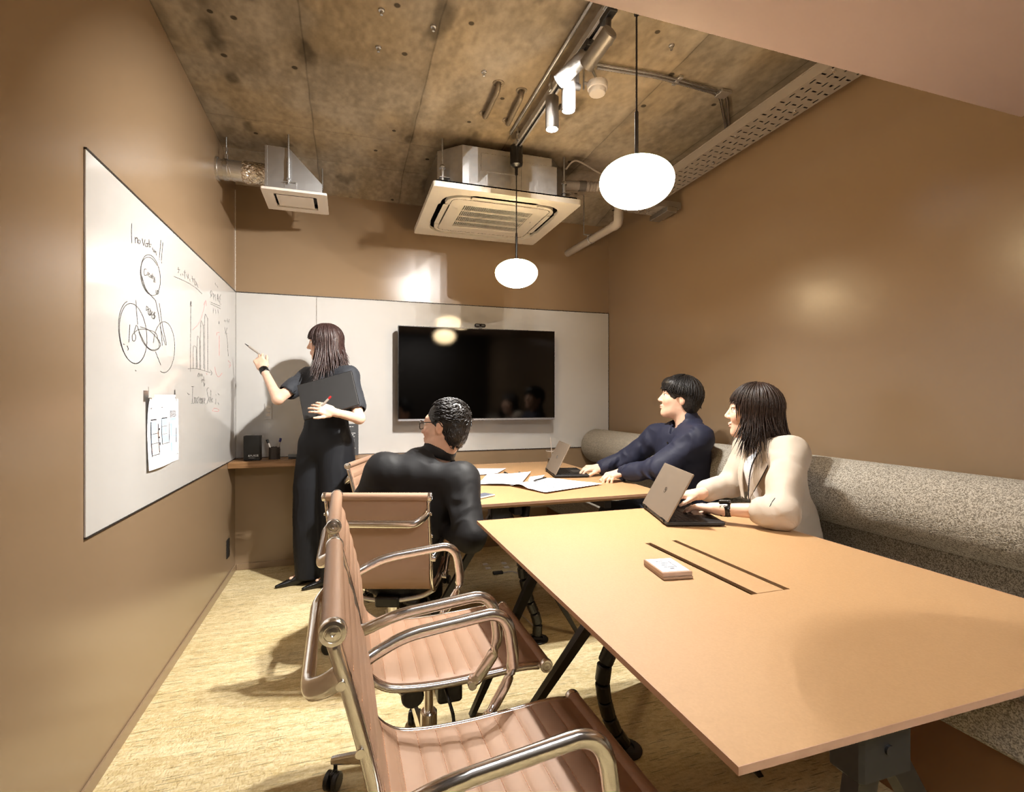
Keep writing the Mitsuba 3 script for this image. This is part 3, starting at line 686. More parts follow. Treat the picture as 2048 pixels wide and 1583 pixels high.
# ---------------------------------------------------------------- ceiling cassette air conditioner
AX0, AX1, AY0, AY1, AZ = .475, 1.425, 2.945, 3.845, 2.438
k = thing('air_conditioner', 'square ceiling cassette air conditioner with a cream grille hanging over the back table', 'air conditioner')
def plate(x0, y0, x1, y1, r, holes, z0, h):
    p = rrect(x0, y0, x1, y1, r)
    for q in holes: p = p.difference(q)
    return extrude(p, h, z0)
slots = []
acx, acy = (AX0 + AX1) / 2, (AY0 + AY1) / 2
ring_o = rrect(AX0 + .085, AY0 + .085, AX1 - .085, AY1 - .085, .13); ring_i = rrect(AX0 + .115, AY0 + .115, AX1 - .115, AY1 - .115, .105)
groove = ring_o.difference(ring_i)
for (x0, y0, x1, y1) in ((AX0 + .25, AY0 + .075, AX1 - .25, AY0 + .150), (AX0 + .25, AY1 - .150, AX1 - .25, AY1 - .075), (AX0 + .075, AY0 + .25, AX0 + .150, AY1 - .25), (AX1 - .150, AY0 + .25, AX1 - .075, AY1 - .25)):
    slots.append(rrect(x0, y0, x1, y1, .03))
from shapely import union_all
cut = union_all([groove] + slots)
part(k, 'panel', cat(plate(AX0, AY0, AX1, AY1, .02, [cut, rrect(acx - .255, acy - .235, acx + .255, acy + .235, .012)], AZ, .022), extrude(rrect(AX0, AY0, AX1, AY1, .02).difference(rrect(AX0 + .02, AY0 + .02, AX1 - .02, AY1 - .02, .02)), .012, AZ + .02)), 'ac_white', False)
part(k, 'backing', bbox((AX0 + .022, AY0 + .022, AZ + .030), (AX1 - .022, AY1 - .022, AZ + .05), .002), 'pitch_black', label='dark inside of the slots')
for (x0, y0, x1, y1) in ((AX0 + .26, AY0 + .110, AX1 - .26, AY0 + .143), (AX0 + .26, AY1 - .143, AX1 - .26, AY1 - .110), (AX0 + .108, AY0 + .27, AX0 + .142, AY1 - .27), (AX1 - .142, AY0 + .27, AX1 - .108, AY1 - .27)):
    part(k, 'louver', bbox((x0, y0, AZ + .002), (x1, y1, AZ + .006), .0015), 'ac_white')
gl = []
nbar = 38
for row in range(4):
    ya = acy - .205 + row * .104; yb2 = ya + .092
    for i in range(nbar):
        x = acx - .242 + .484 * (i + .5) / nbar
        gl.append(box((x - .0024, ya - .006, AZ + .002), (x + .0024, yb2 + .006, AZ + .008)))
for row in range(5):
    ya = acy - .2115 + row * .104
    gl.append(box((acx - .25, ya - .004, AZ + .001), (acx + .25, ya + .004, AZ + .010)))
gl += [box((acx - .255, acy - .235, AZ), (acx - .236, acy + .235, AZ + .018)), box((acx + .236, acy - .235, AZ), (acx + .255, acy + .235, AZ + .018)), box((acx - .255, acy - .235, AZ), (acx + .255, acy - .205, AZ + .018)), box((acx - .255, acy + .205, AZ), (acx + .255, acy + .235, AZ + .018))]
part(k, 'grille', cat(gl), 'ac_white', False, 'cream intake grille of fine bars')
fr = rrect(acx - .33, acy - .30, acx + .33, acy + .30, .05).difference(rrect(acx - .327, acy - .297, acx + .327, acy + .297, .048))
part(k, 'joint_line', extrude(fr, .001, AZ - .0004), 'joint_dark', False)
part(k, 'logo', box((acx + .27, acy - .05, AZ - .0004), (acx + .275, acy - .03, AZ + .001)), 'print_grey', False)
b = .055; ch = .13
body = Polygon([(AX0 + b + ch, AY0 + b), (AX1 - b - ch, AY0 + b), (AX1 - b, AY0 + b + ch), (AX1 - b, AY1 - b - ch), (AX1 - b - ch, AY1 - b), (AX0 + b + ch, AY1 - b), (AX0 + b, AY1 - b - ch), (AX0 + b, AY0 + b + ch)])
part(k, 'casing', extrude(body, .236, AZ + .056), 'galvanised', False, 'sheet metal casing')
part(k, 'access_cover', bbox((AX0 + .30, AY0 + b - .004, AZ + .15), (AX0 + .55, AY0 + b + .002, AZ + .26), .001), 'galvanised')
part(k, 'access_cover', bbox((AX0 + .56, AY0 + b - .004, AZ + .05), (AX0 + .80, AY0 + b + .002, AZ + .24), .001), 'galvanised')
for x, y in ((AX0 + .22, AY0 + .12), (AX1 - .10, AY0 + .11), (AX0 + .10, AY1 - .12), (AX1 - .10, AY1 - .12)):
    x = AX0 + .075 if x < acx else AX1 - .075
    part(k, 'hanger_rod', cat(rod((x, y, AZ + .05), (x, y, ZC + .01), .006, 10), rod((x, y, AZ + .04), (x, y, AZ + .16), .012, 10), lathe([(0, 0), (.020, 0), (.020, .01), (.012, .022), (0, .022)], 6, at=(x, y, AZ + .16)), bbox((x - .02, y - .02, AZ + .10), (x + .045, y + .02, AZ + .105), .001)), 'galvanised', 30, 'galvanised threaded hanger')
# condensate hose and drain pipe
k = thing('drain_pipe', 'pale grey plastic drain pipe bending towards the back wall beside the air conditioner', 'pipe')
px, py = 1.79, 3.12
part(k, 'pipe', tube(fillet([(px, py, 2.72), (px, py, 2.415), (px, YB + .01, 2.44)], .05, 8), .029, 18), 'pipe_white')
part(k, 'elbow', tube(fillet([(px, py, 2.50), (px, py, 2.415), (px, py + .075, 2.418)], .05, 8), .033, 18), 'pipe_white')
part(k, 'coupling', rod((px, py, 2.53), (px, py, 2.57), .033, 18), 'pipe_white')
zz = np.linspace(0, 1, 60)
hp = smooth_path([(1.37, 3.20, 2.655), (1.48, 3.18, 2.66), (1.62, 3.15, 2.66), (1.72, 3.13, 2.675), (px, py, 2.72)], 16)
part(k, 'hose', tube(hp, .031 + .004 * np.sin(np.arange(len(hp)) * 2.4) * (np.arange(len(hp)) > 26), 16), 'pipe_white', label='corrugated hose to the air conditioner')
part(k, 'hose_band', rod(hp[20], hp[25], .036, 18), plastic('band_grey', (.30, .27, .24), .4))
part(k, 'hanger_rod', cat(rod((1.72, 3.52, 2.45), (1.72, 3.52, 2.76), .004, 8), tube(np.array(circle(0, 0, .034, .034, 0, 360, 0, 24)) @ np.array([[1, 0, 0], [0, 0, 1.0]]) + (px - .005, 3.52, 2.428), .004, 6), rod((1.72, 3.52, 2.455), (1.765, 3.52, 2.455), .006, 8)), 'galvanised')
k = thing('cable', 'thin grey cable sagging from the air conditioner casing along the ceiling', 'cable')
part(k, 'strand', tube(smooth_path([(1.36, 3.05, 2.70), (1.40, 3.02, 2.745), (1.46, 3.02, 2.745), (1.62, 3.04, 2.70), (1.80, 3.06, 2.69), (1.86, 3.06, 2.62)], 8), .006, 8), 'pipe_white')

# ---------------------------------------------------------------- ventilation outlet and duct
VX0, VX1, VY0, VY1, VZ = -.487, -.118, 3.29, 3.635, 2.437
k = thing('ventilation_outlet', 'sheet metal ventilation box with a square pale diffuser near the left back corner', 'vent')
part(k, 'face_plate', cat(extrude(rrect(VX0, VY0, VX1, VY1, .01).difference(rrect(VX0 + .062, VY0 + .062, VX1 - .062, VY1 - .062, .01)), .014, VZ)), 'vent_white', False)
part(k, 'deflector', trimesh.convex.convex_hull(np.array([(x, y, z) for x, y, z in [(VX0 + .075, VY0 + .082, VZ + .004), (VX1 - .082, VY0 + .082, VZ + .004), (VX1 - .082, VY1 - .075, VZ + .004), (VX0 + .075, VY1 - .075, VZ + .004),
    (VX0 + .085, VY0 + .092, VZ + .016), (VX1 - .092, VY0 + .092, VZ + .016), (VX1 - .092, VY1 - .085, VZ + .016), (VX0 + .085, VY1 - .085, VZ + .016)]])), 'vent_white', False)
part(k, 'throat', box((VX0 + .04, VY0 + .04, VZ + .034), (VX1 - .04, VY1 - .04, VZ + .038)), 'black_soft', False)
prof = [(VX0 + .03, VZ + .040), (VX1 - .028, VZ + .040), (VX1 - .028, VZ + .075), (-.335, 2.708), (VX0 + .03, 2.708)]
part(k, 'plenum_box', prism_y(prof, VY0 + .03, VY1 - .03), 'galvanised', False, 'slant-sided sheet metal box')
part(k, 'neck', extrude(sbox(VX0 + .03, VY0 + .03, VX1 - .028, VY1 - .03).difference(sbox(VX0 + .033, VY0 + .033, VX1 - .031, VY1 - .033)), .030, VZ + .012), 'galvanised', False)
part(k, 'flange', cat(box((VX0 + .022, VY0 + .027, VZ + .012), (VX0 + .034, VY0 + .033, 2.708)), box((VX0 + .03, VY0 + .025, VZ + .012), (VX1 - .028, VY0 + .032, VZ + .030))), 'galvanised', False)
x, y = -.335, VY0 + .012
part(k, 'hanger_rod', cat(rod((x, y, VZ + .05), (x, y, ZC + .01), .005, 10), rod((x, y, VZ + .06), (x, y, VZ + .20), .008, 10), lathe([(0, 0), (.012, 0), (.012, .01), (0, .01)], 6, at=(x, y, VZ + .07)), bbox((x - .025, y - .005, VZ + .058), (x + .045, y + .022, VZ + .062), .001), bbox((x - .025, y + .014, VZ + .012), (x + .045, y + .018, VZ + .062), .001)), 'galvanised')
x = VX1 - .04
part(k, 'hanger_rod', cat(rod((x, VY1 - .01, VZ + .05), (x, VY1 - .01, 2.74), .005, 10), bbox((x - .02, VY1 - .03, VZ + .058), (x + .03, VY1, VZ + .062), .001)), 'galvanised')
DY, DZ, DR = 3.45, 2.582, .060
k = thing('air_duct', 'round metal air duct between the left wall and the ventilation box', 'duct')
part(k, 'pipe', lathe([(0, 0), (DR, 0), (DR, .175), (0, .175)], 32, axis='x', at=(XL - .005, DY, DZ)), metal('duct_metal', (.62, .60, .57), .16))
part(k, 'wall_collar', lathe([(0, 0), (DR + .008, 0), (DR + .008, .012), (DR, .014)], 32, axis='x', at=(XL, DY, DZ)), 'duct_metal')
part(k, 'seam', tube([(XL + .06 + .07 * w, DY + (DR + .001) * math.cos(2.2 + 5.0 * w), DZ + (DR + .001) * math.sin(2.2 + 5.0 * w)) for w in np.linspace(0, 1, 40)], .0025, 6), 'duct_metal')
cr = sdf_mesh([('+', cone((XL + .165, DY, DZ), (VX0 + .04, DY, DZ), DR + .004, DR + .002), .001)], (XL + .1, DY - .09, DZ - .09), (VX0 + .12, DY + .09, DZ + .09), .004,
              lambda P: .009 * (meshkit.noise(P * [70, 60, 60], 3) - .5) + .006 * (meshkit.noise(P * 130, 5) - .5))
part(k, 'foil_sleeve', cr, 'foil', 25, 'crumpled foil sleeve')
part(k, 'hanger_band', cat(lathe([(DR, 0), (DR + .003, 0), (DR + .003, .025), (DR, .025)], 32, axis='x', at=(XL + .04, DY, DZ)), bbox((XL + .043, DY - .006, DZ + DR), (XL + .062, DY + .006, DZ + DR + .035), .001), rod((XL + .052, DY, DZ + DR + .02), (XL + .052, DY, ZC), .004, 8), bbox((XL + .044, DY - .009, DZ + DR + .05), (XL + .060, DY + .009, DZ + DR + .072), .001)), 'galvanised')

# ---------------------------------------------------------------- perforated cable tray along the right wall
CX0, CX1, CZ = 1.800, 1.965, 2.500
def tray(x0, y0, x1, y1, along):
    """perforated bottom with upturned sides"""
    poly = sbox(x0, y0, x1, y1); holes = []
    L = (y1 - y0) if along == 'y' else (x1 - x0); Wd = (x1 - x0) if along == 'y' else (y1 - y0)
    n = int(L / .050)
    for i in range(n):
        a = (i + .5) * L / n
        for j in range(5):
            w = (j + .5) * Wd / 5
            if (i + j) % 2: hw, hl = .0046, .0150
            elif (i * 3 + j) % 7 == 2: hw, hl = .0072, .0072
            else: hw, hl = .0125, .0046
            if along == 'y': holes.append(sbox(x0 + w - hw, y0 + a - hl, x0 + w + hw, y0 + a + hl))
            else: holes.append(sbox(x0 + a - hl, y0 + w - hw, x0 + a + hl, y0 + w + hw))
    poly = poly.difference(union_all(holes))
    return extrude(poly, .0022, CZ)
plastic('tray_metal', (.44, .395, .35), .3)
k = thing('cable_tray', 'perforated grey cable tray hanging along the right wall under the ceiling', 'cable tray')
part(k, 'base', tray(CX0, 1.115, CX1, 2.95, 'y'), 'tray_metal', False, 'perforated tray bottom')
part(k, 'side', cat(box((CX0 - .002, 1.112, CZ), (CX0, 2.95, CZ + .045)), box((CX0 - .006, 1.112, CZ + .043), (CX0 + .004, 2.95, CZ + .047))), 'tray_metal', False)
part(k, 'side', box((CX1, 1.112, CZ), (CX1 + .002, 2.95, CZ + .045)), 'tray_metal', False)
for x, r_ in ((CX0 + .026, .022), (CX0 + .070, .019), (CX0 + .110, .020), (CX0 + .145, .017)):
    part(k, 'cable', tube([(x, 1.115, CZ + .003 + r_), (x + .004, 1.7, CZ + .003 + r_), (x - .003, 2.3, CZ + .003 + r_), (x, 2.94, CZ + .003 + r_)], r_, 10), 'black_soft', True, 'dark cable lying in the tray')
for i, y in enumerate(np.linspace(1.25, 2.85, 7)):
    part(k, 'bolt', lathe([(0, -.009), (.006, -.009), (.007, -.002), (.007, 0), (0, 0)], 8, at=(CX0 + (.03 if i % 2 else .12), y, CZ)), 'chrome')
k = thing('cable_tray', 'short perforated tray crossing to the right wall at the back end of the long tray', 'cable tray')
part(k, 'base', tray(CX0 + .02, 2.955, XR - .01, 3.12, 'x'), 'tray_metal', False, 'perforated tray bottom')
part(k, 'side', box((CX0, 2.952, CZ), (XR - .004, 2.954, CZ + .045)), 'tray_metal', False)
part(k, 'side', box((CX0, 3.12, CZ), (XR - .004, 3.122, CZ + .045)), 'tray_metal', False)
part(k, 'wall_bracket', bbox((XR - .13, 2.93, CZ - .035), (XR - .05, 3.14, CZ - .002), .002), 'galvanised')
for x in (CX0 + .09, CX0 + .16, XR - .12):
    part(k, 'bolt', rod((x, 3.03, CZ - .03), (x, 3.03, CZ + .004), .005, 8), 'chrome')

# ---------------------------------------------------------------- smoke detector, conduits, anchors
c = np.array([1.11, 2.13, 2.655])
k = thing('smoke_detector', 'round white smoke detector hanging below the ceiling beside the track', 'smoke detector')
part(k, 'housing', lathe([(0, -.034), (.036, -.034), (.0395, -.028), (.040, -.014), (.046, -.012), (.049, -.004), (.049, .008), (.046, .018), (0, .018)], 36, at=c), 'vent_white')
part(k, 'bracket', cat(tube(smooth_path([c + (.0, .0, .018), c + (.005, .02, .05), c + (-.02, .03, ZC - c[2] - .01)], 6), .007, 8), bbox(c + (-.05, .03, .03), c + (.02, .05, .036), .001), rod(c + (-.055, .03, -.005), c + (-.055, .03, .115), .005, 8)), 'galvanised')
zc = ZC - .010
pa, pb, pc_ = atZ(1190, 128, zc), atZ(1452, 186, zc), atZ(1460, 268, zc)
k = thing('conduit', 'pair of thin metal conduits crossing the concrete ceiling to the cable tray', 'conduit')
mid = pa + (pb - pa) * .45 + (0, -.025, 0)
for o in (0, .022):
    part(k, 'pipe', tube(fillet([pa + (o, o, 0), mid + (0, o, 0), pb + (-o, o, 0), pc_ + (-o, 0, 0)], .06, 6), .0065, 8), 'galvanised')
for c_ in (bbox(mid + (.10, -.02, -.004), mid + (.12, .05, .008), .001), bbox(pb + (-.04, -.02, -.008), pb + (.02, .04, .008), .001)): part(k, 'clip', c_, 'aluminium')
for i, ((u0, v0), (u1, v1)) in enumerate([((997, 166), (969, 226)), ((1043, 181), (1015, 240))]):
    a, b = atZ(u0, v0, ZC), atZ(u1, v1, ZC)
    k = thing('ceiling_anchor', ['left one of the two rusty pipe stubs set into the concrete ceiling', 'right one of the two rusty pipe stubs set into the concrete ceiling'][i], 'ceiling anchor')
    part(k, 'pipe_stub', tube(fillet([a + (0, 0, .02), a + (0, 0, -.030), b + (0, 0, -.030), b + (0, 0, .02)], .03, 6), .013, 14), metal('rust_metal', (.30, .25, .19), .4))
    for q in (a, b):
        part(k, 'patch_ring', lathe([(.018, 0), (.030, 0), (.028, -.004), (.018, -.004)], 18, at=(q[0], q[1], ZC + .001)), 'rust_metal')
for u, v, lb in ((763, 19, 'small metal anchor bolt in the ceiling, topmost of those left of the track'), (1343, 90, 'small metal anchor bolt in the ceiling right of the near pendant cord'), (757, 94, 'small metal anchor bolt in the ceiling, leftmost of all, below the topmost one'),
                 (867, 52, 'small metal anchor bolt in the ceiling, between the leftmost bolt and the track'), (968, 143, 'small metal anchor bolt in the ceiling just above the two rusty pipe stubs')):
    c = atZ(u, v, ZC)
    k = solo('ceiling_bolt', cat(lathe([(0, .0), (.013, 0), (.012, -.006), (.006, -.008), (.006, -.022), (0, -.022)], 12, at=c)), 'galvanised', lb, 'bolt', 'anchor bolts in the concrete ceiling')
# ---------------------------------------------------------------- tables
TH = .72
def table(label, x0, x1, y0, y1, trestles, flap):
    k = thing('meeting_table', label, 'table', 'beige meeting tables')
    P = sbox(x0, y0, x1, y1)
    if flap:
        fx0, fx1, fy0, fy1 = flap
        P = P.difference(sbox(fx0, fy0, fx1, fy1))
    top = extrude(P, .0015, TH - .0015)
    part(k, 'table_top', cat(extrude(P, .0105, TH - .012)), 'table_top', False)
    e = .0012
    part(k, 'edge_band', extrude(sbox(x0 - e, y0 - e, x1 + e, y1 + e).difference(sbox(x0, y0, x1, y1)), .0120, TH - .0125), 'table_edge', False, 'tan edge band')
    v = np.array([(x, y, z) for z, o in ((TH - .0121, .001), (TH - .030, .035)) for x in (x0 + o, x1 - o) for y in (y0 + o, y1 - o)])
    under = trimesh.convex.convex_hull(v)
    if flap:
        hole = box((fx0, fy0, TH - .1), (fx1, fy1, TH))
        under = trimesh.boolean.difference([under, hole], engine='manifold')
    part(k, 'underside', under, 'table_edge', False)
    if flap:
        m = (fx1 - fx0)
        part(k, 'cable_lid', bbox((fx0 + .021, fy0 + .0015, TH - .010), (fx1 - .019, fy1 - .0015, TH - .0006), .0008), 'table_top', False, 'long lid between two cable slots')
        part(k, 'cable_trough', cat(box((fx0 - .01, fy0 - .01, TH - .10), (fx1 + .01, fy1 + .01, TH - .095)), box((fx0 - .01, fy0, TH - .1), (fx0, fy1, TH - .03)), box((fx1, fy0, TH - .1), (fx1 + .01, fy1, TH - .03)),
                                    box((fx0, fy0 - .01, TH - .1), (fx1, fy0, TH - .03)), box((fx0, fy1, TH - .1), (fx1, fy1 + .01, TH - .03))), 'plinth_brown', False)
    for x in ((x0 + x1) / 2 - .24, (x0 + x1) / 2 + .24):
        part(k, 'beam', bbox((x - .02, y0 + .06, TH - .075), (x + .02, y1 - .06, TH - .030), .003), 'black_steel')
    for apex, foot in trestles:
        a, b = np.array(apex), np.array(foot)
        d = b - a; w = np.array([.024, 0, 0])
        tip = np.array([.010, 0, 0])
        pts = [a + s * w + q for s in (-1, 1) for q in ((0, -.014, 0), (0, .014, 0))] + [b + s * tip + q for s in (-1, 1) for q in ((0, -.013, 0), (0, .013, 0))]
        pts = np.array(pts)
        part(k, 'leg', trimesh.convex.convex_hull(np.vstack([pts, pts[4:] * [1, 1, 0] + [0, 0, .0]])), 'black_steel')
    for apex in {tuple(t[0]) for t in trestles}:
        a = np.array(apex)
        part(k, 'leg_bracket', cat(bbox(a + (-.055, -.030, -.085), a + (.055, .030, .012), .006), rod(a + (0, -.034, -.035), a + (0, .034, -.035), .008, 12)), 'grey_steel')
    return k
def A(x, y, z=.690): return (x, y, z)
table('long beige meeting table nearest the viewer with a cable lid in its top', .487, 1.551, .540, 1.944,
      [(A(.80, .60), (.66, .60, 0)), (A(.80, .60), (1.22, .57, 0)), (A(.80, 1.345), (.47, 1.615, 0)), (A(.80, 1.345), (1.25, 1.30, 0)), (A(.79, 1.87), (.45, 1.88, 0)), (A(.79, 1.87), (1.22, 1.87, 0))],
      (.944, 1.066, 1.005, 1.472))
table('beige meeting table at the back covered with papers', .487, 1.546, 2.235, 3.62,
      [(A(.72, 2.41), (.33, 2.50, 0)), (A(.72, 2.41), (1.12, 2.36, 0)), (A(.80, 3.44), (.52, 3.44, 0)), (A(.80, 3.44), (1.22, 3.44, 0))], None)

def cable_spine(label, path, n):
    k = thing('cable_spine', label, 'cable spine', 'black cable spines')
    p = smooth_path(path, 30); s = np.r_[0, np.cumsum(np.linalg.norm(np.diff(p, axis=0), axis=1))]
    q = np.stack([np.interp(np.linspace(0, s[-1], 400), s, p[:, i]) for i in range(3)], -1)
    step = 400 // n
    for i in range(n):
        a, b = q[i * step], q[min(i * step + step - 3, 399)]
        d = (b - a) / np.linalg.norm(b - a)
        m = cat(tube([a, a + d * .004, b - d * .004, b], [.020, .0235, .0235, .020], 12, up=[1, .3, 0], ry=[.022, .026, .026, .022]), rod(a - d * .004, a + d * .002, .010, 8))
        part(k, 'vertebra', m, 'black_plastic')
    part(k, 'cord', tube(q[::10], .009, 8), 'black_soft')
    f = q[-1]
    part(k, 'foot', lathe([(0, 0), (.055, 0), (.056, .006), (.045, .012), (.030, .013), (.028, .006), (0, .006)], 28, at=(f[0], f[1], 0)), 'black_plastic')
cable_spine('black segmented cable spine under the nearest table', [(1.0, 1.43, .67), (.90, 1.45, .55), (.83, 1.48, .40), (.80, 1.50, .28), (.84, 1.52, .12), (.905, 1.53, .012)], 11)
cable_spine('black segmented cable spine standing between the two tables', [(.86, 2.42, .66), (.83, 2.40, .52), (.825, 2.38, .36), (.86, 2.37, .20), (.90, 2.367, .10), (.90, 2.367, .012)], 11)
c = atZ(1000, 1147, .0)
k = thing('power_cord', 'thin white cord with a dark plug lying on the carpet under the back table', 'cord')
part(k, 'cord', tube(smooth_path([c + (.02, 0, .006), c + (.10, -.02, .008), c + (.14, -.30, .008), (.93, 2.75, .01), (.92, 2.45, .02)], 8), .004, 8), 'pipe_white')
part(k, 'plug', rbox(c + (-.05, -.014, .0), c + (.02, .014, .02), .006), 'black_soft')

# ---------------------------------------------------------------- bench with bolsters along the right wall
BX = 1.585
k = thing('bench', 'grey tweed upholstered bench with a brown plinth along the right wall', 'bench')
part(k, 'plinth', bbox((BX + .012, -.6, .036), (XR - .005, YB - .012, .292), .002), 'plinth_brown')
part(k, 'toe_rail', bbox((BX + .002, -.6, 0), (BX + .03, YB - .012, .037), .002), 'plinth_brown')
part(k, 'seat_cushion', rbox((BX, -.6, .290), (XR - .005, 1.89, .450), .018), 'tweed', True)
part(k, 'seat_cushion', rbox((BX, 1.895, .290), (XR - .005, YB - .012, .450), .018), 'tweed', True)
part(k, 'back_panel', rbox((2.045, -.6, .445), (XR - .005, YB - .012, .664), .02), 'tweed', True, 'upright upholstered back panel under the bolsters')
def bolster(label, y0, y1):
    k = thing('bolster', label, 'bolster', None)
    R_ = .142; e = .035
    prof = [(0, y0)] + [(R_ - e + e * math.sin(a), y0 + e - e * math.cos(a)) for a in np.linspace(0, math.pi / 2, 7)] + [(R_ - e + e * math.cos(a), y1 - e + e * math.sin(a)) for a in np.linspace(0, math.pi / 2, 7)] + [(0, y1)]
    m = lathe(prof, 40, axis='y', at=(XR - .147, 0, .800))
    part(k, 'cover', m, 'tweed', 50)
    for m_ in ([tube([(XR - .147 + (R_ - .010) * math.cos(a), y, .800 + (R_ - .010) * math.sin(a)) for a in np.linspace(0, 2 * math.pi, 41)], .004, 6) for y in (y0 + .0085, y1 - .0085)]): part(k, 'piping', m_, 'tweed', True)
    for y in (y0 + .25, y1 - .25):
        part(k, 'wall_mount', rod((XR - .05, y, .80), (XR - .002, y, .80), .02, 12), 'black_steel')
bolster('round grey tweed bolster in the far right corner behind the man in navy', 2.612, 3.945)
bolster('long round grey tweed bolster on the right wall beside and behind the woman in beige', -.6, 2.600)

# ---------------------------------------------------------------- office chairs
def chair_parts():
    """local frame: x forward, y left, z up, origin on the floor under the column"""
    out = []
    add = lambda n, m, b, s=30, lab=None, par='', kind=None: out.append((n, mikit.ply(m, b, smooth=s), lab, par, kind))
    prof = smooth_path([(-.273, .875), (-.247, .78), (-.222, .68), (-.206, .60), (-.203, .54), (-.188, .485), (-.145, .446), (-.08, .432), (.02, .428), (.14, .433), (.235, .438), (.300, .432)], 10)
    s = np.r_[0, np.cumsum(np.linalg.norm(np.diff(prof, axis=0), axis=1))]
    S = np.linspace(0, s[-1], 261)
    P = np.stack([np.interp(S, s, prof[:, i]) for i in (0, 1)], -1)
    tng = np.gradient(P, axis=0); tng /= np.linalg.norm(tng, axis=1, keepdims=True)
    nrm = np.stack([tng[:, 1], -tng[:, 0]], -1); nrm *= -1            # towards the sitter: forward on the back, up on the seat
    if nrm[0, 0] < 0: nrm *= -1
    pitch = .0475
    sc = np.abs(np.sin(np.pi * (S - .03) / pitch)) ** .40
    edge = np.clip(np.minimum(S - .03, s[-1] - .03 - S) / .02, 0, 1)
    front = P + nrm * (.0040 + .0058 * sc * edge)[:, None]
    back = P - nrm * .0045
    # split into backrest and seat at the lowest curve
    cut = int(np.argmin(np.abs(P[:, 0] + .160) + (P[:, 1] > .6)))
    hw = .205
    def sling(i, j):                                                   # closed grid: quilted ribs in front, flat at the side hems
        ys = np.array([-hw, -hw + .006, -hw + .014, -hw + .026, 0, hw - .026, hw - .014, hw - .006, hw]); wt = np.array([0, .35, .75, 1, 1, 1, .75, .35, 0])
        rows = range(i, j); nr, nc = len(rows), len(ys); V = []
        for sd in (1, 0):
            for r_ in rows:
                for y, w in zip(ys, wt):
                    o = (P[r_] + nrm[r_] * (.0040 + .0058 * sc[r_] * edge[r_] * w)) if sd else P[r_] - nrm[r_] * .0045
                    V.append((o[0], y, o[1]))
        F = []
        for sd in (0, 1):
            o = sd * nr * nc
            for r_ in range(nr - 1):
                for c_ in range(nc - 1):
                    q = [o + r_ * nc + c_, o + r_ * nc + c_ + 1, o + (r_ + 1) * nc + c_ + 1, o + (r_ + 1) * nc + c_]
                    F.append(q if sd else q[::-1])
        n2 = nr * nc
        for r_ in range(nr - 1):
            for c_ in (0, nc - 1):
                q = [r_ * nc + c_, (r_ + 1) * nc + c_, n2 + (r_ + 1) * nc + c_, n2 + r_ * nc + c_]; F.append(q if c_ == 0 else q[::-1])
        for r_ in (0, nr - 1):
            for c_ in range(nc - 1):
                q = [r_ * nc + c_, r_ * nc + c_ + 1, n2 + r_ * nc + c_ + 1, n2 + r_ * nc + c_]; F.append(q[::-1] if r_ == 0 else q)
        F = np.array(F); m = trimesh.Trimesh(np.array(V), np.vstack([F[:, [0, 1, 2]], F[:, [0, 2, 3]]]), process=False)
        if m.volume < 0: m.invert()
        return m
    for nm, i, j in (('backrest', 0, cut + 1), ('seat', cut, len(P))):
        add(nm, sling(i, j), 'leather', 40, 'ribbed tan leather' if nm == 'seat' else None)
    # stitched seams between the ribs, on the seat and the backrest
    seams = {'backrest': [], 'seat': []}
    for n in range(1, int((s[-1] - .06) / pitch) + 1):
        i = int(np.argmin(np.abs(S - (.03 + n * pitch))))
        if i >= len(P) - 6 or i < 6: continue
        q = front[i] + nrm[i] * .0004
        for y in np.arange(-hw + .012, hw - .012, .0085):
            seams['backrest' if i < cut else 'seat'].append(box((q[0] - .0007, y, q[1] - .0007), (q[0] + .0007, y + .0052, q[1] + .0007)))
    for nm in seams: add('stitching', cat(seams[nm]), 'thread', False, 'row stitching', nm, 'stuff')
    # rolls at the top and the front with chrome end caps
    for nm, c in (('top_roll', P[0] + (-.002, .0)), ('front_roll', P[-1] + (.006, -.004))):
        add(nm, lathe([(0, -.212), (.0175, -.212), (.0175, .212), (0, .212)], 24, axis='y', at=(c[0], 0, c[1])), 'leather')
        for sg in (-1, 1):
            m = lathe([(0, .0), (.0180, .0), (.0192, .003), (.0192, .012), (.0178, .0155), (.0125, .0160), (.0115, .0130), (.0100, .0130), (.0095, .0155), (.0035, .0160), (.003, .013), (0, .013)], 26, axis='y')
            if sg < 0: m.apply_transform(np.diag([1, -1, 1, 1.])); m.invert()
            m.apply_translation((c[0], sg * .2125, c[1])); add('end_cap', m, 'chrome')
    # side rails
    rl = np.arange(4, 258, 3)
    for sg in (-1, 1):
        pts = np.stack([P[rl, 0] - nrm[rl, 0] * .006, np.full(len(rl), sg * .2155), P[rl, 1] - nrm[rl, 1] * .006], -1)
        t3, w = np.zeros_like(pts), None
        n3 = np.stack([nrm[rl, 0], 0 * rl, nrm[rl, 1]], -1)
        a = .0100; bw = .0075
        g = np.arange(10) * 2 * np.pi / 10
        v = pts[:, None] + a * np.cos(g)[None, :, None] * n3[:, None] + bw * np.sin(g)[None, :, None] * np.array([0, 1.0, 0])
        base = tube(pts, .005, 10); m = trimesh.Trimesh(np.vstack([v.reshape(-1, 3), pts[:1], pts[-1:]]), base.faces, process=False)
        if m.volume < 0: m.invert()
        add('side_rail', m, 'chrome', True)
        for z in (.70, .80):
            x = float(np.interp(-z, -P[:cut, 1], P[:cut, 0])) - .012
            add('screw', lathe([(0, 0), (.007, 0), (.006, .004), (0, .004)], 12, axis='y', at=(x, sg * .2225 - (.004 if sg < 0 else 0), z)), 'chrome')
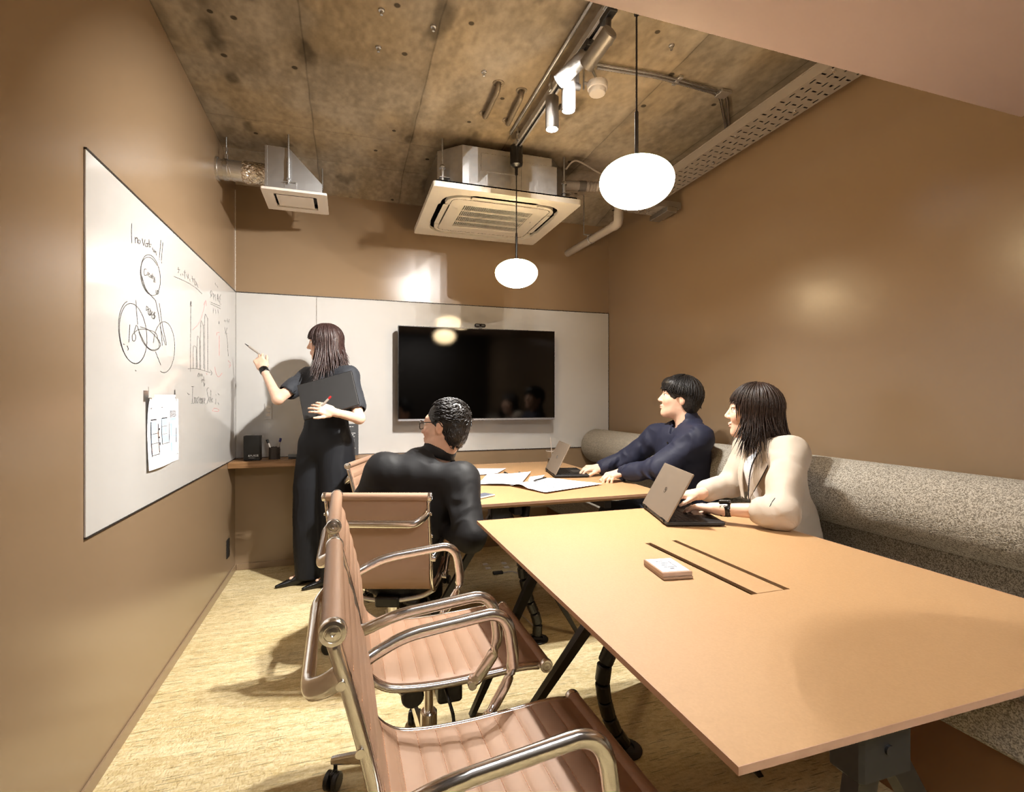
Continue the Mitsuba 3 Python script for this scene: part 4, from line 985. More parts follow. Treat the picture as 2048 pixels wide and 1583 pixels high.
    # armrests: flattened tube from the back rail forward, down to the seat rail
    for sg in (-1, 1):
        y = sg * .245
        path = fillet([(-.222, sg * .222, .598), (-.190, sg * .236, .612), (-.12, y, .640), (.135, y, .668), (.158, y, .520), (.096, sg * .236, .432), (.080, sg * .224, .424)], .062, 9)
        add('armrest', tube(path, .0155, 14, up=[.35, 0, 1.0], ry=.0105), 'chrome', True, 'chrome loop armrest')
        add('arm_foot', lathe([(0, 0), (.012, 0), (.011, .02), (0, .02)], 14, axis='y', at=(.083, sg * .232 - .010, .418)), 'chrome')
        add('arm_foot', lathe([(0, 0), (.011, 0), (.010, .02), (0, .02)], 14, axis='y', at=(-.222, sg * .226 - .010, .598)), 'chrome')
    # spreader bars behind the back and below the seat
    x1 = float(np.interp(-.795, -P[:cut, 1], P[:cut, 0]))
    sp = fillet([(x1 - .008, .212, .812), (x1 - .030, .200, .792), (x1 - .060, .165, .768), (x1 - .060, -.165, .768), (x1 - .030, -.200, .792), (x1 - .008, -.212, .812)], .035, 8)
    add('back_brace', tube(sp, .0165, 14, up=[0, 0, 1.0], ry=.0105), 'chrome', True, 'chrome brace behind the backrest')
    for x in (-.10, .10):
        add('seat_brace', tube(fillet([(x, .212, .424), (x, .16, .392), (x, .05, .372), (x, -.05, .372), (x, -.16, .392), (x, -.212, .424)], .03, 6), .011, 10), 'aluminium', True)
    add('tilt_mechanism', cat(rbox((-.12, -.055, .345), (.12, .055, .395), .012), rbox((.01, -.11, .30), (.085, -.045, .375), .012)), 'black_plastic', 30, 'black tilt mechanism')
    add('tension_knob', lathe([(0, 0), (.028, 0), (.032, .006), (.032, .045), (.026, .052), (0, .052)], 24, axis='y', at=(-.065, -.135, .352)), 'black_plastic')
    add('lever', tube(fillet([(.03, -.05, .36), (.03, -.15, .355), (.045, -.175, .30), (.04, -.18, .24)], .02, 5), .005, 8), 'black_plastic')
    add('column', cat(lathe([(0, .21), (.0145, .21), (.0145, .35), (0, .35)], 22), lathe([(0, .062), (.026, .062), (.026, .225), (.022, .230), (0, .230)], 26)), 'chrome', 30, 'gas column')
    for i in range(5):
        a = math.radians(20 + 72 * i); d = np.array([math.cos(a), math.sin(a), 0]); w = np.array([-d[1], d[0], 0])
        pts = []
        for rr, hw_, zt, zb in ((.015, .020, .122, .075), (.16, .015, .112, .078), (.285, .0115, .092, .070), (.300, .010, .088, .072)):
            for sg in (-1, 1):
                pts += [d * rr + w * sg * hw_ * .55 + (0, 0, zt), d * rr + w * sg * hw_ + (0, 0, (zt + zb) / 2), d * rr + w * sg * hw_ * .8 + (0, 0, zb)]
        add('base_arm', trimesh.convex.convex_hull(np.array(pts)), 'chrome', 40, 'chrome base arm')
        c = d * .288; ca = a + 1.1 + i * 1.7
        e = np.array([math.cos(ca), math.sin(ca), 0]); f = np.array([-e[1], e[0], 0])
        wh = [orient(lathe([(0, 0), (.020, 0), (.027, .004), (.027, .016), (.022, .019), (0, .019)], 20), f * sg, o=c + e * -.016 + f * sg * .003 + (0, 0, .027)) for sg in (-1, 1)]
        add('caster', cat(wh + [rod(c + e * -.016 - f * .016 + (0, 0, .027), c + e * -.016 + f * .016 + (0, 0, .027), .006, 8), rod(c + (0, 0, .045), c + (0, 0, .076), .006, 8), orient(rbox((-.020, -.006, .026), (.012, .006, .056), .005), [0, 0, 1], e, c + e * -.010)]), 'black_plastic', 30, 'black twin wheel caster')
    return out
CP = chair_parts()
def office_chair(label, x, y, deg, dz=0.0):
    k = thing('office_chair', label, 'chair', 'tan leather office chairs')
    rotm = T().translate([x, y, 0]).rotate([0, 0, 1], deg); up = T().translate([x, y, dz]).rotate([0, 0, 1], deg)
    names, hold = {}, {}
    for nm, ply, lab, par, kind in CP:
        fixed = nm in ('base_arm', 'caster', 'column')
        m = rotm if fixed else up
        kk = part(k if not par else hold[par], nm, {**ply, 'to_world': m}, None, label=lab, kind=kind)
        if not par: hold[nm] = kk
    return k
office_chair('tan leather and chrome office chair nearest the viewer, empty, tucked in at the front table', .252, .975, 1.0)
office_chair('empty tan leather office chair second from the viewer, its ribbed seat in the light', .242, 1.588, 0.0)
office_chair('tan leather office chair seen from behind, in which the man in the black suit sits', .205, 2.455, 72.0, -.085)
office_chair('empty tan leather office chair at the back table, left of the man in black', .335, 3.285, -20.0, -.075)
# ---------------------------------------------------------------- people
mat('skin', dict(type='twosided', bsdf=dict(type='principled', base_color={'type': 'mesh_attribute', 'name': 'vertex_color'}, roughness=0.48, specular=0.42, sheen=0.15)))
def cloth(k, c, alpha=.55, f=900, a=.00016):
    bumped(k, dict(type='principled', base_color=rgb(c), roughness=alpha, specular=.25, sheen=.35, sheen_tint=.4), lambda p, n, uv: a * noise(p.x * f, p.y * f, p.z * f), 5e-4)
cloth('cloth_black', (.0075, .0075, .0085), .62); cloth('cloth_navy', (.0150, .0175, .036), .62); cloth('cloth_charcoal', (.030, .033, .040), .7)
cloth('cloth_trousers', (.0085, .0095, .0125), .62); cloth('cloth_beige', (.46, .395, .325), .6); cloth('cloth_white', (.75, .72, .70), .6); cloth('cloth_jeans', (.03, .035, .05), .7)
cloth('piping_dark', (.05, .05, .055), .6)
def hairmat(k, c, c2):
    def fn(p, n, uv): return mix(c, c2, smoothstep(.35, .8, noise(p.x * 420, p.y * 420, p.z * 60)))
    mat(k, dict(type='twosided', bsdf=dict(type='principled', base_color=mikit.proc(fn), roughness=.46, specular=.38)))
hairmat('hair_black', (.006, .005, .005), (.013, .011, .010)); hairmat('hair_brown', (.014, .008, .006), (.034, .018, .013)); hairmat('hair_auburn', (.026, .013, .012), (.050, .026, .023))
mat('eye_white', dict(type='twosided', bsdf=dict(type='roughplastic', diffuse_reflectance=rgb((.62, .58, .54)), alpha=.08)))
plastic('eye_dark', (.012, .008, .006), .08)
plastic('teeth', (.75, .70, .62), .15)
plastic('shoe_black', (.010, .010, .010), .12)
plastic('watch_black', (.010, .010, .011), .15)
SKIN = np.array([.66, .43, .315])

def frame(f, u=(0, 0, 1)):
    f = unit(f); u = np.asarray(u, float); u = unit(u - f * (u @ f)); return np.stack([f, np.cross(u, f), u])     # rows: forward, left, up
class Head:
    def __init__(s, o, f, u=(0, 0, 1), k=1.0): s.o, s.A, s.k = np.asarray(o, float), frame(f, u), k
    def p(s, *q): return s.o + (np.asarray(q, float) * s.k) @ s.A
    def loc(s, P): return (P - s.o) @ s.A.T / s.k
    def e(s, c, r): return ell(s.p(*c), np.asarray(r) * s.k, s.A)
def head_ops(h, ears=True, jaw=1.0):
    k = h.k; e = h.e
    ops = [('+', e((-.014, 0, .036), (.094, .076, .084)), .01), ('+', e((.026, 0, -.012), (.068, .062, .086)), .03), ('+', e((.040, 0, -.078), (.044, .044 * jaw, .034)), .035), ('+', e((.066, 0, -.098), (.020, .022, .015)), .025),
           ('+', e((.070, 0, .034), (.022, .050, .016)), .02), ('+', e((.066, .034, -.022), (.022, .022, .024)), .02), ('+', e((.066, -.034, -.022), (.022, .022, .024)), .02)]
    for s in (-1, 1):
        ops.append(('-', e((.100, s * .031, .009), (.016, .017, .0105)), .012))
        ops.append(('+', e((.0800, s * .0315, .0205), (.0135, .0170, .0062)), .004))
        ops.append(('+', e((.0790, s * .0315, .0010), (.0120, .0160, .0050)), .004))
    ops += [('+', cone(h.p(.088, 0, .018), h.p(.108, 0, -.022), .0075 * k, .0105 * k), .010), ('+', e((.100, .010, -.027), (.009, .008, .007)), .006), ('+', e((.100, -.010, -.027), (.009, .008, .007)), .006),
            ('+', e((.088, 0, -.054), (.013, .023, .0065)), .006), ('+', e((.086, 0, -.066), (.013, .020, .0070)), .006)]
    if ears:
        for s in (-1, 1):
            ops += [('+', ell(h.p(-.010, s * .076, -.004), np.array([.016, .009, .032]) * k, np.stack([unit(h.A[0] * .9 + h.A[1] * s * .3 * -1), unit(h.A[1] * s + h.A[0] * .3 * 0), h.A[2]])), .006), ('-', e((-.004, s * .088, .000), (.008, .006, .016)), .005)]
    return ops
def hand_ops(w, d, n, thumb, curl=(.35, .45, .35), k=1.0, spread=.06, th=(.75, .45, -.30), rs=1.0):
    """w wrist, d towards the fingers, n out of the back of the hand, thumb: +1 / -1 side along d x n"""
    d = unit(d); n = unit(np.asarray(n, float) - d * (np.asarray(n, float) @ d)); s = np.cross(d, n) * thumb
    A = np.stack([d, s, n]); P = lambda x, y, z: w + (np.array([x, y, z]) * k) @ A
    ops = [('+', rbx(P(.052, .001, 0), np.array([.044, .039, .0135]) * k, .0125 * k, A), .014), ('+', cone(P(-.02, 0, 0), P(.03, 0, 0), .024 * k, .022 * k), .016), ('+', ell(P(.038, .026, -.010), np.array([.030, .018, .014]) * k, A), .012)]
    for i, (y, L) in enumerate(((.0295, .072), (.0100, .080), (-.0100, .074), (-.0285, .058))):
        a = np.array(P(.086 - .006 * abs(i - 1), y, .001)); ang = 0.10; dirs = unit(d + s * spread * (1.5 - i))
        for j, (q, r0, r1) in enumerate(((.46, .0088, .0080), (.30, .0080, .0073), (.24, .0073, .0060))):
            c = curl[j] if not isinstance(curl[j], (list, tuple)) else curl[j][i]
            ang += c; b = a + (dirs * math.cos(ang) - n * math.sin(ang)) * L * q * k
            ops.append(('+', cone(a, b, r0 * k * rs, r1 * k * rs), .0035 if j else .006)); a = b
    a = P(.018, .026, -.006); dv = unit(d * th[0] + s * th[1] + n * th[2])
    for j, (L, r0, r1) in enumerate(((.042, .0125, .0105), (.032, .0105, .0092), (.026, .0090, .0070))):
        b = a + dv * L * k; ops.append(('+', cone(a, b, r0 * k, r1 * k), .006)); a = b; dv = unit(dv + d * .25 - n * .08)
    return ops
def paint(m, h, lip=(.50, .20, .17), tone=SKIN, brow=True):
    V = m.vertices; q = h.loc(V); C = np.tile(tone, (len(V), 1))
    C *= (0.94 + .12 * meshkit.noise(V * 60, 4))[:, None]
    def blend(mask, col, w=1.0):
        mask = np.clip(mask, 0, 1)[:, None] * w; C[:] = C * (1 - mask) + np.array(col) * mask
    g = lambda c, r: 1.6 - 1.6 * np.linalg.norm((q - c) / r, axis=1)
    blend(g((.090, 0, -.060), (.030, .026, .0145)), lip, .85)
    for s in (-1, 1):
        blend(g((.070, s * .045, -.030), (.035, .03, .028)), tone * np.array([1.02, .80, .76]), .5)
        blend(g((-.012, s * .082, -.004), (.02, .02, .034)), tone * np.array([1.0, .80, .74]), .5)
        if brow: blend(g((.084, s * .032, .036), (.022, .023, .0062)), (.03, .02, .016), .9)
        blend(g((.090, s * .031, .016), (.016, .017, .0035)), (.03, .02, .016), .8)
    blend(g((.105, 0, -.027), (.014, .016, .012)), tone * np.array([1.0, .84, .78]), .5)
    return np.clip(C, 0, 1)
def eyes(k, h):
    for s in (-1, 1):
        m = trimesh.creation.icosphere(subdivisions=3, radius=.0125 * h.k); m.apply_translation(h.p(.0780, s * .0315, .0105))
        a = part(k, 'eye', m, 'eye_white', True, label='eye')
        i = trimesh.creation.icosphere(subdivisions=2, radius=.0085 * h.k); i.apply_translation(h.p(.0828, s * .0320, .0108)); part(a, 'iris', i, 'eye_dark', True, label='dark iris')
def folds(a1, f1, a2, f2, seed=0, stretch=(1, 1, 1), axes=()):
    '''soft cloth folds: ridged noise on a skewed, stretched and warped lattice'''
    Q = np.linalg.qr(np.random.default_rng(seed + 50).normal(size=(3, 3)))[0]; st = np.array(stretch)
    def f(P):
        w = P + .035 * np.stack([meshkit.noise(P * 9 + q, seed + q) for q in (1, 2, 3)], -1)
        n = meshkit.noise((w * st) @ Q * f1 * np.array([1, 1, .45]) + 3.1, seed); m = meshkit.noise((w * st) @ Q.T * f2 * np.array([1, .5, 1]) + 7.7, seed + 1)
        r = lambda x: np.sqrt((2 * x - 1) ** 2 + .02)
        d = a1 * (r(n) - .45) + a2 * (r(m) - .45)
        for a, b, amp, fr in axes:                         # creases running round a sleeve
            a, b = np.asarray(a, float), np.asarray(b, float); ax = unit(b - a); L = np.linalg.norm(b - a)
            t = (w - a) @ ax; q = w - a - t[..., None] * ax; rad = np.linalg.norm(q, axis=-1)
            g = np.clip(1.25 - rad / .085, 0, 1) * np.clip((t + .05) / .06, 0, 1) * np.clip((L + .05 - t) / .06, 0, 1)
            c = np.stack([t * fr + 2.2 * meshkit.noise(w * 13, seed + 7), *(np.moveaxis(q, -1, 0)[:2] * 9)], -1)
            d = d + amp * g * (r(meshkit.noise(c, seed + 9)) - .5)
        return d
    return f
def bounds(ops_pts, pad): P = np.array(ops_pts); return P.min(0) - pad, P.max(0) + pad
def lock_mesh(paths, r0, seed=0, flat=.45, sides=6):
    ms = []
    for p, w in paths:
        p = np.array(p); n = len(p); t = np.linspace(0, 1, n)
        r = r0 * w * np.clip(np.minimum(.35 + 3 * t, 1.0), 0, 1) * np.clip((1.02 - t) / .30, .06, 1)
        out = unit(p[n // 2] - p.mean(0) + 1e-6)
        ms.append(tube(p, r, sides, up=np.array([.3, .2, .1]) + 0 * out, ry=r * flat))
    return cat(ms)
def hair_locks(h, phis, e0, e1, rad, drop, r, seed, flick=0.0, c=(-.012, 0, .030), jitter=.010, layers=1, drift=(0, 0, 0), inward=.0, nstep=9):
    """locks that start near the crown, follow the skull along azimuth phi (degrees, 0 = front, 90 = left) down to elevation e1 and hang down"""
    g = np.random.default_rng(seed); out = []
    for phi in phis:
        for L in range(layers):
            ph = math.radians(phi + g.uniform(-4, 4)); rr = np.array(rad) * (1 - .045 * L + g.uniform(-.02, .02)); pts = []
            dr_ = (drop(phi) if callable(drop) else drop) * g.uniform(.82, 1.05) * (1 - .16 * L)
            ee = (e1(phi) if callable(e1) else e1)
            for e in np.linspace(math.radians(e0), math.radians(ee + g.uniform(-4, 4)), nstep):
                ph2 = ph + math.radians(g.uniform(-1, 1))
                pts.append(h.p(c[0] + rr[0] * math.cos(e) * math.cos(ph2), c[1] + rr[1] * math.cos(e) * math.sin(ph2), c[2] + rr[2] * math.sin(e)))
            if dr_ > 0:
                last = pts[-1]; rad_out = h.p(math.cos(ph), math.sin(ph), 0) - h.o; rad_out[2] = 0; sw = g.uniform(-1, 1, 3) * jitter
                m = max(4, int(dr_ / .03))
                for j in range(1, m + 1):
                    t = j / m
                    pts.append(last + np.array([0, 0, -dr_ * t]) + rad_out * (flick * t * t - inward * math.sin(t * 2.2)) + sw * t + np.array(drift) * t * t)
            out.append((pts, g.uniform(.75, 1.2)))
    return lock_mesh(out, r)
def sheet_of(curves, th=.0045, n=None):
    '''closed thin cloth sheet through a row of curves of equal length'''
    G = np.array(curves, float); a, b = G.shape[:2]
    du, dv = np.gradient(G, axis=1), np.gradient(G, axis=0); N = np.cross(du, dv); N /= np.linalg.norm(N, axis=-1, keepdims=True) + 1e-9
    V = np.vstack([(G + N * th / 2).reshape(-1, 3), (G - N * th / 2).reshape(-1, 3)]); F = []; m = a * b
    for i in range(a - 1):
        for k in range(b - 1):
            q = [i * b + k, i * b + k + 1, (i + 1) * b + k + 1, (i + 1) * b + k]; F += [q, [m + x for x in q[::-1]]]
    rim = [k for k in range(b)] + [i * b + b - 1 for i in range(1, a)] + [(a - 1) * b + k for k in range(b - 2, -1, -1)] + [i * b for i in range(a - 2, 0, -1)]
    for x, y in zip(rim, rim[1:] + rim[:1]): F.append([y, x, m + x, m + y])
    F = np.array(F); t = trimesh.Trimesh(V, np.vstack([F[:, [0, 1, 2]], F[:, [0, 2, 3]]]), process=False); t.fix_normals(); return t
def arms(j, s, r=(.040, .034, .023)): return [('+', cone(j['sh' + s], j['el' + s], r[0], r[1]), .03), ('+', cone(j['el' + s], j['wr' + s], r[1], r[2]), .02)]
def torso(j, g=0.0, w=1.0, low='pelvis'):
    L = unit(np.asarray(j['shL']) - j['shR']); up = unit(np.asarray(j['neck']) - j['pelvis']); f = np.cross(L, up); f = unit(f); L2 = unit(np.cross(up, f))
    cs = [j['pelvis'], j['waist'], j['chest'], np.asarray(j['neck']) - up * .065]
    rs = np.array([(.158, .115), (.128, .100), (.152, .112), (.115, .070)]) * w + g
    return [('+', loft(cs, rs, L2, f), .03), ('+', cone(np.asarray(j['shL']), np.asarray(j['shR']), .052 * w + g, .052 * w + g), .05)], L2, f, up
def legs(j, g=0.0, r=(.085, .058, .040)):
    o = []
    for s in 'LR':
        o += [('+', cone(j['hip' + s], j['knee' + s], r[0] + g, r[1] + g), .03), ('+', cone(j['knee' + s], j['ank' + s], r[1] + g, r[2] + g), .02)]
    return o
def feet(j, s, d, k=1.0, r=.034):
    a = np.asarray(j['ank' + s]); d = unit(d)
    return [('+', cone(a + (0, 0, -.02), a + d * .10 * k + (0, 0, -.045), r * 1.05, r * .85), .02), ('+', cone(a - d * .045 + (0, 0, -.038), a + d * .15 * k + (0, 0, -.052), r * .85, r * .62), .02)]
def build_body(k, ops, h, pts, vox, **kw):
    lo, hi = bounds(pts, .16)
    m = sdf_mesh(ops, lo, hi, vox)
    return part(k, 'body', m, 'skin', True, color=paint(m, h, **kw))
def garment(k, name, ops, pts, vox, bsdf, disp, label=None, pad=.2):
    lo, hi = bounds(pts, pad)
    return part(k, name, sdf_mesh(ops, lo, hi, vox, disp, .016), bsdf, True, label=label)

# ---- woman in the beige jacket, sitting at the front table, typing
k = thing('person', 'woman with long dark hair in a beige jacket typing at the front table', 'person')
h = Head((1.716, 1.812, 1.138), (-.735, .668, .06))
j = dict(neck=(1.765, 1.782, 1.015), chest=(1.778, 1.757, .885), waist=(1.80, 1.735, .70), pelvis=(1.835, 1.735, .545), shL=(1.722, 1.615, .980), shR=(1.800, 1.925, .985), elL=(1.512, 1.462, .785), wrL=(1.372, 1.625, .772), elR=(1.695, 1.930, .80), wrR=(1.455, 1.862, .782),
         hipL=(1.80, 1.66, .535), hipR=(1.80, 1.82, .535), kneeL=(1.42, 1.64, .545), kneeR=(1.42, 1.84, .545), ankL=(1.44, 1.64, .085), ankR=(1.44, 1.84, .085))
to, L2, f, up = torso(j, -.02, .92)
handL = hand_ops(np.array(j['wrL']), (-.48, .87, -.02), (0.05, .12, 1), 1, ((.10, .10, .08, .12), .34, .28), .93, .05, (.80, .40, -.25))
handR = hand_ops(np.array(j['wrR']), (-.93, .30, -.03), (0, 0, 1), -1, ((.10, .08, .10, .14), .36, .30), .93, .05, (.75, .45, -.25))
ops = head_ops(h, True, .95) + [('+', cone(h.p(-.022, 0, -.055), j['neck'], .047, .052), .03)] + to + arms(j, 'L', (.038, .034, .022)) + arms(j, 'R', (.038, .034, .022)) + legs(j, -.004) + feet(j, 'L', (-1, 0, 0)) + feet(j, 'R', (-1, 0, 0)) + handL + handR
build_body(k, ops, h, [h.p(.1, 0, .12), *j.values(), (1.2, 1.6, .02), (1.24, 1.95, .75)], .0035, lip=(.58, .20, .20))
eyes(k, h)
m = sdf_mesh([('+', h.e((.0955, 0, -.0595), (.006, .017, .0042)), .002)], h.p(.0955, 0, -.06) - .03, h.p(.0955, 0, -.06) + .03, .0016); part(k, 'teeth', m, 'teeth', True, 'smiling teeth')
to, L2, f, up = torso(j, .006, .98)
jk = to + [('+', cone(j['shL'], (1.612, 1.540, .885), .060, .056), .04), ('+', cone((1.612, 1.540, .885), j['elL'], .056, .055), .03), ('+', cone(j['elL'], (1.468, 1.512, .782), .056, .050), .02),
           ('+', cone(j['shR'], j['elR'], .058, .054), .04), ('+', cone(j['elR'], (1.535, 1.890, .790), .052, .046), .02), ('+', loft([(1.825, 1.735, .50), (1.80, 1.735, .70)], [(.165, .126), (.145, .118)], L2, f), .03)]
d = unit(np.array(j['wrL']) - j['elL']); c0 = np.array([1.462, 1.520, .782])
jk += [('-', cone(c0 + d * .004, c0 + d * .2, .034, .036), .002), ('-', half((0, 0, .712), (0, 0, -1)) if False else cone((0, 0, -5), (0, 0, -5.1), .01, .01), .001), ('-', cone(j['neck'] + np.array([0, 0, -.015]), h.p(.02, 0, -.12), .050, .075), .01), ('-', cone(np.array(j['neck']) + f * .075 + (0, 0, .03), np.array(j['chest']) + f * .150 + (0, 0, -.04), .044, .012), .01)]
garment(k, 'jacket', jk, [*[j[x] for x in ('neck', 'shL', 'shR', 'elL', 'elR', 'pelvis', 'waist')]], .0042, 'cloth_beige', folds(.010, 11, .005, 24, 2, (1, 1, .8), [(j['shL'], (1.612, 1.540, .885), .034, 24), ((1.612, 1.540, .885), j['elL'], .038, 27), (j['elL'], (1.468, 1.512, .782), .022, 36)]), 'beige linen jacket with rolled sleeves', .17)
top = [('+', loft([np.array(j['waist']) + f * .01, np.array(j['chest']) + f * .012, np.array(j['neck']) - up * .05 + f * .01], [(.115, .098), (.135, .108), (.075, .060)], L2, f), .02)]
garment(k, 'blouse', top, [j['waist'], j['chest'], j['neck']], .005, 'cloth_white', folds(.003, 20, .002, 40, 5), 'white top', .16)
nk = np.array(j['neck']); ch_ = np.array(j['chest'])
inn = smooth_path([ch_ + L2 * .018 + f * .128 + (0, 0, -.10), ch_ + L2 * .040 + f * .126 + (0, 0, .0), nk + L2 * .060 + f * .055 + (0, 0, -.030), nk + L2 * .062 - f * .012 + (0, 0, .010), nk - f * .062 + (0, 0, .026), nk - L2 * .062 - f * .012 + (0, 0, .010), nk - L2 * .060 + f * .055 + (0, 0, -.030), ch_ - L2 * .040 + f * .126 + (0, 0, .0), ch_ - L2 * .018 + f * .128 + (0, 0, -.10)], 6)
out_ = smooth_path([ch_ + L2 * .030 + f * .134 + (0, 0, -.10), ch_ + L2 * .102 + f * .112 + (0, 0, .012), nk + L2 * .112 + f * .040 + (0, 0, -.052), nk + L2 * .092 - f * .030 + (0, 0, -.022), nk - f * .092 + (0, 0, -.012), nk - L2 * .092 - f * .030 + (0, 0, -.022), nk - L2 * .112 + f * .040 + (0, 0, -.052), ch_ - L2 * .102 + f * .112 + (0, 0, .012), ch_ - L2 * .030 + f * .134 + (0, 0, -.10)], 6)
mid_ = (inn + out_) / 2 + np.array([0, 0, .010]) + f * .006
part(k, 'collar', sheet_of([inn, mid_, out_], .005), 'cloth_beige', 50, 'turned down jacket collar and lapels')
part(k, 'jacket_piping', tube(out_[2:20], .0022, 6), 'piping_dark', True, 'thin dark piping')
# dark piping of the lapel, the rolled cuffs; watch
def cuff(c, d, r, w=.0028):
    d = unit(d); a = unit(np.cross(d, [0, 0, 1])); b = np.cross(d, a)
    return tube([np.asarray(c) + r * (math.cos(g) * a + math.sin(g) * b) for g in np.linspace(0, 2 * math.pi, 37)], w, 6)
fr = lambda s_, z, o: np.array(j['chest']) * 1.0 + L2 * s_ + f * o + np.array([0, 0, z])
part(k, 'jacket_piping', tube(smooth_path([fr(.060, .115, .098), fr(.045, .05, .128), fr(.035, -.04, .138), fr(.03, -.13, .132)], 8), .0026, 6), 'piping_dark', True, 'thin dark piping')
part(k, 'jacket_piping', cuff(np.array([1.495, 1.482, .783]), d + np.array([.3, 0, .25]), .0595, .0022), 'piping_dark', True)
wc = np.array(j['wrL']) - d * .022
wd = d; wa = unit(np.array([0.05, .12, 1]) - wd * (wd @ np.array([0.05, .12, 1]))); wb = np.cross(wd, wa); wA = np.stack([wd, wb, wa])
wt = sdf_mesh([('+', cone(wc - wd * .010, wc + wd * .010, .0285, .0275), .001), ('-', cone(wc - wd * .03, wc + wd * .03, .0250, .0240), .001)], wc - .06, wc + .06, .0022)
wk = part(k, 'watch', wt, 'watch_black', True, 'black smart watch band')
wm = sdf_mesh([('+', rbx(wc + wa * .030, (.021, .0185, .0060), .005, wA), .001)], wc - .07, wc + .07, .002); part(wk, 'watch_case', wm, 'bezel', True, 'square watch case')
# hair
rad = (.110, .092, .106)
base = sdf_mesh([('+', h.e((-.020, 0, .034), (.104, .088, .098)), .01), ('+', h.e((-.060, 0, -.045), (.060, .078, .11)), .03), ('-', h.e((.085, 0, -.05), (.075, .068, .105)), .012)], h.o - .24, h.o + .2, .005, lambda P: .003 * (meshkit.noise(P * [300, 300, 14], 3) - .5))
side = list(np.arange(62, 182, 5)); sideR = [-x for x in side]
side = list(np.arange(58, 182, 2.2)); sideR = [-x for x in side]
hm = [base, hair_locks(h, side + sideR, 82, -12, rad, lambda p: .13 + .06 * (abs(p) < 100) + .10 * (abs(p) > 140), .0075, 1, .03, layers=3, jitter=.020),
      hair_locks(h, list(np.arange(60, 100, 1.5)), 74, -22, (.112, .096, .106), .165, .0058, 8, .050, layers=2, jitter=.030, drift=(-.030, -.005, 0)),
      hair_locks(h, list(np.arange(66, 92, 2)), 74, -22, (.110, .094, .106), .225, .0062, 9, .030, layers=2, jitter=.022, drift=(-.020, -.02, 0)),
      hair_locks(h, list(np.arange(140, 221, 2.5)), 78, -10, (.112, .094, .106), .275, .0068, 12, .035, layers=2, jitter=.020),
      hair_locks(h, list(np.arange(4, 62, 2.5)) + list(np.arange(-60, -3, 4)), 84, lambda p: 16 - .25 * abs(p), (.114, .091, .108), lambda p: .012 + .055 * (abs(p) > 44), .0050, 5, .0, layers=2, jitter=.012)]
part(k, 'hair', cat(hm), 'hair_brown', True, 'long layered dark brown hair with a fringe')

# ---- man in navy at the back table
k = thing('person', 'young man in a navy shirt on the bench, hands on the back table', 'person')
h = Head((1.822, 2.485, 1.198), (-.845, .505, .17), (.16, -.06, 1))
j = dict(neck=(1.852, 2.470, 1.065), chest=(1.842, 2.475, .885), waist=(1.885, 2.475, .70), pelvis=(1.925, 2.475, .555), shL=(1.820, 2.315, .985), shR=(1.790, 2.655, .975), elL=(1.625, 2.405, .815), wrL=(1.520, 2.628, .766), elR=(1.690, 2.800, .83), wrR=(1.515, 2.862, .768),
         hipL=(1.90, 2.39, .535), hipR=(1.90, 2.57, .535), kneeL=(1.45, 2.37, .535), kneeR=(1.45, 2.60, .535), ankL=(1.40, 2.36, .085), ankR=(1.42, 2.62, .085))
to, L2, f, up = torso(j, -.02, .96)
handL = hand_ops(np.array(j['wrL']), (-.95, -.25, -.10), (.0, -.1, 1), 1, ((.35, .42, .50, .55), .62, .5), 1.0, .03, (.85, .30, -.25))
handR = hand_ops(np.array(j['wrR']), (-.98, .12, -.03), (0, -.15, 1), -1, ((.22, .20, .22, .25), .55, .45), 1.0, .05, (.80, .40, -.20))
ops = head_ops(h) + [('+', cone(h.p(-.025, 0, -.055), j['neck'], .053, .060), .03)] + to + arms(j, 'L', (.042, .036, .026)) + arms(j, 'R', (.042, .036, .026)) + legs(j, -.004) + feet(j, 'L', (-1, 0, 0)) + feet(j, 'R', (-1, 0, 0)) + handL + handR
build_body(k, ops, h, [h.p(.1, 0, .12), *j.values(), (1.2, 2.4, .02), (1.30, 2.9, .75)], .0036, lip=(.60, .30, .25))
eyes(k, h)
to, L2, f, up = torso(j, .016, 1.04)
wl, wr_ = np.array(j['wrL']), np.array(j['wrR']); dl, dr2 = unit(wl - j['elL']), unit(wr_ - j['elR'])
sh = to + [('+', cone(j['shL'], j['elL'], .070, .064), .045), ('+', cone(j['elL'], wl - dl * .015, .063, .040), .025), ('+', cone(j['shR'], j['elR'], .070, .062), .045), ('+', cone(j['elR'], wr_ - dr2 * .015, .060, .040), .025), ('+', loft([np.array(j['pelvis']) - up * .05, j['waist']], [(.18, .14), (.155, .125)], L2, f), .03),
           ('+', cone(np.array(j['neck']) + (0, 0, -.03), np.array(j['neck']) + (0.004, 0, .022), .070, .066), .015), ('-', cone(np.array(j['neck']) + (0, 0, -.02), h.p(-.005, 0, -.10), .056, .066), .004),
           ('-', cone(np.array(j['neck']) + f * .085 + (0, 0, .03), np.array(j['neck']) + f * .105 + (0, 0, -.06), .038, .004), .004),
           ('-', cone(wl - dl * .012, wl + dl * .1, .029, .033), .002), ('-', cone(wr_ - dr2 * .012, wr_ + dr2 * .1, .029, .033), .002)]
garment(k, 'shirt', sh, [j[x] for x in ('neck', 'shL', 'shR', 'elL', 'elR', 'wrL', 'wrR', 'pelvis')], .0045, 'cloth_navy', folds(.010, 10, .004, 22, 8, (1, 1, .8), [(j['shL'], j['elL'], .034, 20), (j['elL'], j['wrL'], .030, 27), (j['shR'], j['elR'], .030, 20), (j['elR'], j['wrR'], .028, 27)]), 'loose dark navy shirt', .17)
nk = np.array(j['neck']); cv = [[], [], [], []]
